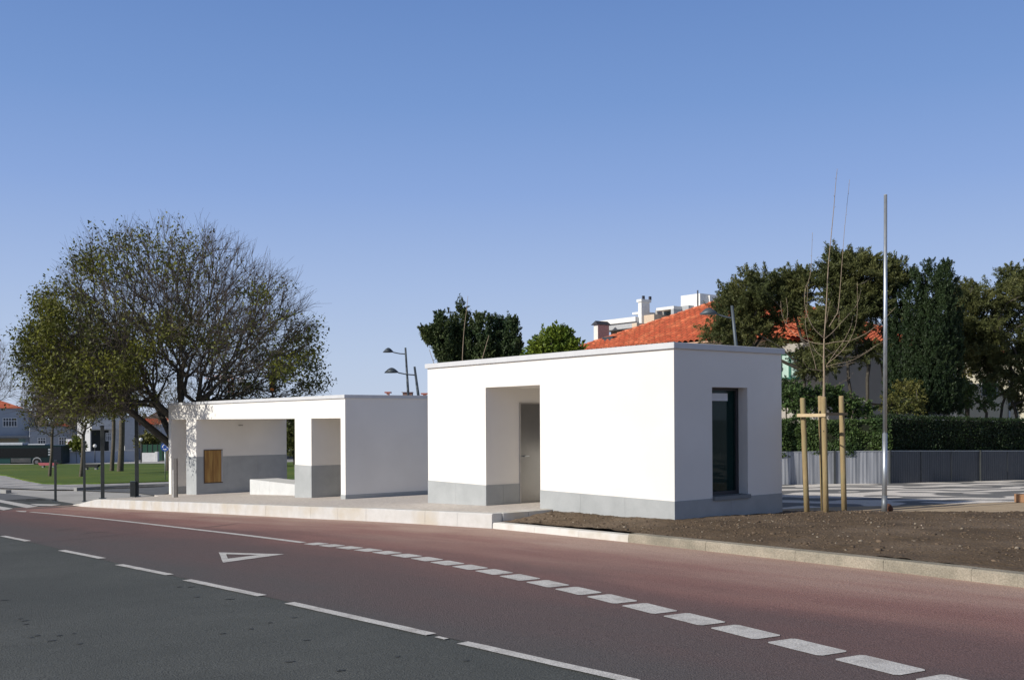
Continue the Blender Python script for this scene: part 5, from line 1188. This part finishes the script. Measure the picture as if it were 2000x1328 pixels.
    boxes('wall', fr, [(X(277), X(306), 0, .3, gz-.5, z(884))], mat('low_wall_lit', (.6, .6, .6)), root); boxes('pier', fr, [(X(303), X(308), -.2, .5, gz-.5, z(882))], MATS['low_wall_lit'], root)
    # white villa
    root, fr, X, z, gz = setup(220, 160, 'white_villa', 'plain white flat fronted house seen under the big tree crown', rot=.60, cat='house')
    boxes('wall', fr, [(X(176), X(266), 0, 10, gz-1, z(814)), (X(240), X(266.05), -1.2, -.003, gz-1, z(820))], mat('villa_white', (.48, .49, .50)), root); boxes('veranda', fr, [(X(173), X(220), -2.2, -.05, z(838), z(833))], MATS['wall_cap'], root); boxes('roof_edge', fr, [(X(175), X(267), -.2, 10.2, z(813.9), z(811.5))], MATS['edge_grey'], root)
    boxes('dark_opening', fr, [(X(178), X(212), -.06, -.003, gz, z(840))], mat('opening', (.02, .025, .025)), root)
    win(fr, root, X(206), X(217), z(861), z(845), 0, 3)
    # peach house
    root, fr, X, z, gz = setup(310, 175, 'peach_house', 'sunlit peach coloured gabled house just left of the shelter under the branches', cat='house')
    PE = mat('peach_wall', (.66, .47, .36), (.62, .44, .33), scale=.5)
    bm = bmesh.new(); box(bm, fr, X(287), X(360), 0, 10, gz-1, z(815)); vs = [bm.verts.new(fr.p(*c)) for c in ((X(287), 0, z(815)), (X(360), 0, z(815)), (X(322), 0, z(797)), (X(287), 10, z(815)), (X(360), 10, z(815)), (X(322), 10, z(797)))]
    for f in ((0, 1, 2), (4, 3, 5), (0, 2, 5, 3), (2, 1, 4, 5)): bm.faces.new([vs[i] for i in f])
    link_bm('wall', bm, PE, root)
    bm = bmesh.new(); vs = [bm.verts.new(fr.p(*c)) for c in ((X(284), -.6, z(817)), (X(322), -.6, z(796.5)), (X(363), -.6, z(817)), (X(363), 10.6, z(817)), (X(322), 10.6, z(796.5)), (X(284), 10.6, z(817)))]
    bm.faces.new([vs[i] for i in (0, 1, 4, 5)]); bm.faces.new([vs[i] for i in (1, 2, 3, 4)]); bmesh.ops.solidify(bm, geom=bm.faces[:], thickness=.25); link_bm('roof', bm, mat('roof_grey_tan', (.35, .27, .22)), root)
    root, fr, X, z, gz = setup(275, 165, 'small_house', 'small white house with a red roof strip between the tallest post and the peach house', cat='house')
    boxes('wall', fr, [(X(262), X(310), 0, 8, gz-1, z(829))], mat('small_white', (.45, .45, .46)), root)
    bm = bmesh.new(); vs = [bm.verts.new(fr.p(*c)) for c in ((X(260), -.5, z(829.5)), (X(311), -.5, z(829.5)), (X(311), 6, z(817)), (X(260), 6, z(817)))]; bm.faces.new(vs); bmesh.ops.solidify(bm, geom=bm.faces[:], thickness=.25); link_bm('roof', bm, TILE, root)
    win(fr, root, X(279), X(287), z(846), z(834), 0, 2)
    root, fr, X, z, gz = setup(290, 150, 'garden_fence', 'dark green screen fence behind the short white wall', cat='fence'); boxes('screen', fr, [(X(277), X(330), 0, .1, gz-.1, z(868))], mat('green_screen', (.02, .07, .045)), root)
    for i in range(6): boxes('post', fr, [(X(277+i*10)-.04, X(277+i*10)+.04, -.06, -.003, gz-.1, z(867))], DARK, root)
left_buildings()

# background trees at the left
def bare(label, px, Y, base_y, outline, N, depth, trunk_r, tip=.01, m=BARK, lf=None, nm='bare_tree', twig=3, bf=.5, fork=.35, group='leafless trees around the park', tl=.7):
    x, gz = far_ground(px, Y); root = thing(nm, (x, Y, gz), label, 'tree', group)
    T_, _ = in_blobs(outline, Y, depth, N, .1); zlow = T_[:, 2].min(); zf = gz+(zlow-gz)*.9+.3
    P, par = grow(T_, [(x-.1, Y, gz-.1), (x+.05, Y, gz+(zf-gz)*.5), (x+.1, Y, zf)], bf); r, _ = radii(P, par, tip, 2.2); r = np.where(np.arange(len(r)) < 3, trunk_r, r*min(1, trunk_r*.8/r[0])); r[0] = trunk_r*1.25; r = np.maximum(r, tip*.8)
    V, Q = skeleton(P, par, r, .06, 5)
    idx = np.arange(3, len(P)); c = P[idx].mean(axis=0); A_ = []; B_ = []
    for k in range(twig):
        d = P[idx]-P[par[idx]]; d /= np.linalg.norm(d, axis=1, keepdims=True)+1e-6; d = d+RNG.normal(0, .5, d.shape)+np.array([0, 0, .3]); A_.append(P[idx]); B_.append(P[idx]+d*RNG.uniform(.3, 1, (len(idx), 1))*tl)
    arrays('trunk', V, Q, m, root, smooth=True)
    A_ = np.concatenate(A_); B_ = np.concatenate(B_); rr = np.full(len(A_), tip*.55); V, Q = tubes_np(A_, B_, rr, rr*.6, 3); arrays('twigs', V, Q, BARKT, root)
    if lf:
        n, size, lm = lf; c = B_[RNG.integers(0, len(B_), n)]+RNG.normal(0, .15, (n, 3)); V, Q = leaves(c, size, None, .55); arrays('foliage', V, Q, lm, root)
    return root
BR2 = mat('bark_grey', (.15, .14, .13), (.2, .19, .18), scale=3)
LG = leafmat('park_leaf', (.040, .050, .014), (.085, .09, .018), scale=.5, island=.4)
bare('pale leafless tree cut by the left edge of the photo', -18, 110, 905, [(-20, 740, 50, 70), (-30, 690, 35, 45)], 380, 1., .16, .018, BR2, twig=4, tl=1.1)
bare('slender dark trunked tree by the bus, crown lost in leaves', 99, 75, 915, [(98, 810, 48, 45), (90, 770, 45, 40)], 300, 1., .11, .012, lf=(2200, .14, LG))
bare('leaning tree with arching branches left of the thick steel post', 160, 72, 915, [(150, 800, 50, 40), (185, 790, 45, 35), (150, 830, 35, 25)], 320, 1., .13, .012, lf=(2600, .14, LG))
bare('left one of the twin park trunks behind the lawn', 220, 88, 906, [(205, 790, 45, 35), (225, 770, 45, 35)], 200, 1., .17, .014, lf=(1200, .16, LG), fork=.5)
bare('right and thicker one of the twin park trunks behind the lawn', 236, 86, 907, [(250, 785, 50, 35), (240, 760, 45, 30)], 200, 1., .25, .014, lf=(1200, .16, LG))
bare('tree with a thick trunk at the lawn edge just left of the shelter', 329, 84, 906, [(320, 795, 42, 40), (345, 770, 45, 35), (305, 820, 20, 20)], 260, 1., .24, .014, lf=(500, .16, LG))
def farmass():
    # far belt of winter trees
    C_ = []; 
    for i in range(5200):
        px = RNG.uniform(60, 760); Y = RNG.uniform(200, 250); top = 812+8*math.sin(px*.05)+6*math.sin(px*.13)-(26 if 70 < px < 190 else 0)*math.exp(-((px-120)/60)**2); py = RNG.uniform(top, 895); p = at(px, py, Y); C_.append((p.x, Y, p.z))
    V, Q = leaves(np.array(C_), 2.2, None, .6); o = arrays('distant_wood', V, Q, mat('far_wood', (.07, .065, .045), (.10, .085, .06), scale=.08, island=.4)); tag(o, 'hazy belt of brown winter trees behind the houses on the left', 'wood', kind='stuff')
farmass()
shrub('small yellow green bush right of the notice board', [(150, 870, 12, 11)], 144, 150, leafmat('yellow_leaf', (.12, .15, .02), (.16, .18, .03)), 60, 20, .4, 'bush', .7)
shrub('dark olive bush above the short white wall', [(290, 862, 22, 12)], 152, 290, OLI, 90, 20, .4, 'bush', .7)
conifer('dark bushy park tree seen through the gap in the shelter', [(575, 850, 60, 35), (560, 830, 50, 30), (610, 850, 50, 35)], 100, 572, CON, 420, 30, .7, .35, trunk_r=.3, name='park_tree', limbs=30)
# car seen through the gap
def car():
    Y = 118; x, gz = far_ground(572, Y); root = thing('parked_car', (x, Y, gz), 'dark parked car glimpsed through the gap between shelter bays', 'car'); fr = Fr((x, Y, gz), (1, 0))
    pr = [(-2.1, .3), (-2.15, .75), (-1.9, .95), (-1.1, 1.0), (-.6, 1.45), (.9, 1.47), (1.5, 1.02), (2.1, .9), (2.15, .35)]
    bm = bmesh.new(); A = [bm.verts.new(fr.p(u, -.85, z)) for u, z in pr]; B = [bm.verts.new(fr.p(u, .85, z)) for u, z in pr]; bm.faces.new(A); bm.faces.new(B[::-1])
    for i in range(len(pr)): j = (i+1) % len(pr); bm.faces.new((A[i], A[j], B[j], B[i]))
    bmesh.ops.recalc_face_normals(bm, faces=bm.faces[:]); link_bm('body', bm, mat('car_dark', (.02, .025, .04), rough=.3), root)
    boxes('side_window', fr, [(-.75, 1.0, -.87, -.853, 1.02, 1.38)], MATS['pane_dark'], root)
    for u in (-1.35, 1.3):
        c = fr.p(u, 0, .32); bm = bmesh.new(); disc(bm, c, .33, Y-.92, Y-.70, 16); bmesh.ops.recalc_face_normals(bm, faces=bm.faces[:]); w_ = link_bm('wheel', bm, MATS['tyre'], root); bm = bmesh.new(); disc(bm, c, .21, Y-.94, Y-.921, 16); bmesh.ops.recalc_face_normals(bm, faces=bm.faces[:]); link_bm('rim', bm, GALV, w_)
car()
# traffic light over the shelter roof
def tlight():
    Y = 58; x, gz = far_ground(533, Y); root = thing('traffic_light', (x, Y, gz), 'dark traffic light head showing above the shelter roof among the branches', 'traffic light'); z = lambda p: at(533, p, Y).z; fr = Fr((x, Y, 0), (1, 0))
    boxes('housing', fr, [(-.17, .17, -.1, .15, z(767), z(732))], mat('light_black', (.025, .022, .02)), root, bev=.03); tubeobj('pole', [(x, Y, gz), (x, Y, z(768))], .06, DARK, root)
    for i, (py, c) in enumerate(((738, (.06, .01, .01)), (749.5, (.07, .04, .01)), (761, (.26, .08, .015)))):
        bm = bmesh.new(); disc(bm, Vector((x, 0, z(py))), .115, Y-.13, Y-.101, 16); bmesh.ops.recalc_face_normals(bm, faces=bm.faces[:]); link_bm('lens', bm, mat('lens%s' % 'abc'[i], c, rough=.3), root)
tlight()
# tower cranes
def crane(label, px, Y, ytop, ybase, jib, m, yj, w_=1.0):
    x, gz = far_ground(px, Y); root = thing('tower_crane', (x, Y, gz), label, 'crane', 'tower cranes on the skyline'); z = lambda p: at(px, p, Y).z; bm = bmesh.new(); h = w_
    n = max(3, int((z(yj)-gz)/(h*1.8)))
    for sx in (-h/2, h/2):
        for sy in (-h/2, h/2): tube(bm, [(x+sx, Y+sy, gz), (x+sx, Y+sy, z(yj))], h*.09, 4)
    for i in range(n):
        za = gz+(z(yj)-gz)*i/n; zb_ = gz+(z(yj)-gz)*(i+1)/n; s = h/2*(1 if i % 2 else -1); tube(bm, [(x-s, Y-h/2, za), (x+s, Y-h/2, zb_)], h*.06, 4); tube(bm, [(x-h/2, Y-s, za), (x-h/2, Y+s, zb_)], h*.06, 4)
    link_bm('mast', bm, m, root)
    bm = bmesh.new(); tube(bm, [(x, Y, z(yj)), (x, Y, z(ytop))], [h*.5, h*.1], 4); link_bm('apex', bm, m, root)
    j0, j1 = jib; xa, xb = at(j0, yj, Y).x, at(j1, yj, Y).x; bm = bmesh.new()
    for dz in (0, h*.7): tube(bm, [(xa, Y, z(yj)+dz*.9), (xb, Y, z(yj)+dz*.9)], h*.1, 4)
    K = int(abs(xb-xa)/(h*1.4))
    for i in range(K): xx = xa+(xb-xa)*i/K; xy = xa+(xb-xa)*(i+1)/K; tube(bm, [(xx, Y, z(yj)), ((xx+xy)/2, Y, z(yj)+h*.63), (xy, Y, z(yj))], h*.05, 4)
    link_bm('jib', bm, m, root); boxes('counterweight', Fr((xb, Y, z(yj)), (1, 0)), [(-h*1.5, 0, -h*.5, h*.5, -h*1.2, 0)], mat('ballast', (.25, .25, .26)), root)
crane('pale grey tower crane above the grey building at the far left', 47, 420, 740, 797, (-120, 66), mat('crane_grey', (.30, .32, .36)), 759, 1.5)
crane('orange tower crane seen through the right branches of the big tree', 452, 260, 725, 780, (400, 478), mat('crane_orange', (.60, .28, .16)), 739, 1.2)
crane('blue green crane between the dark conifer and the citrus tree', 1040, 320, 662, 700, (1012, 1044), mat('crane_teal', (.12, .35, .38)), 690, 1.0)
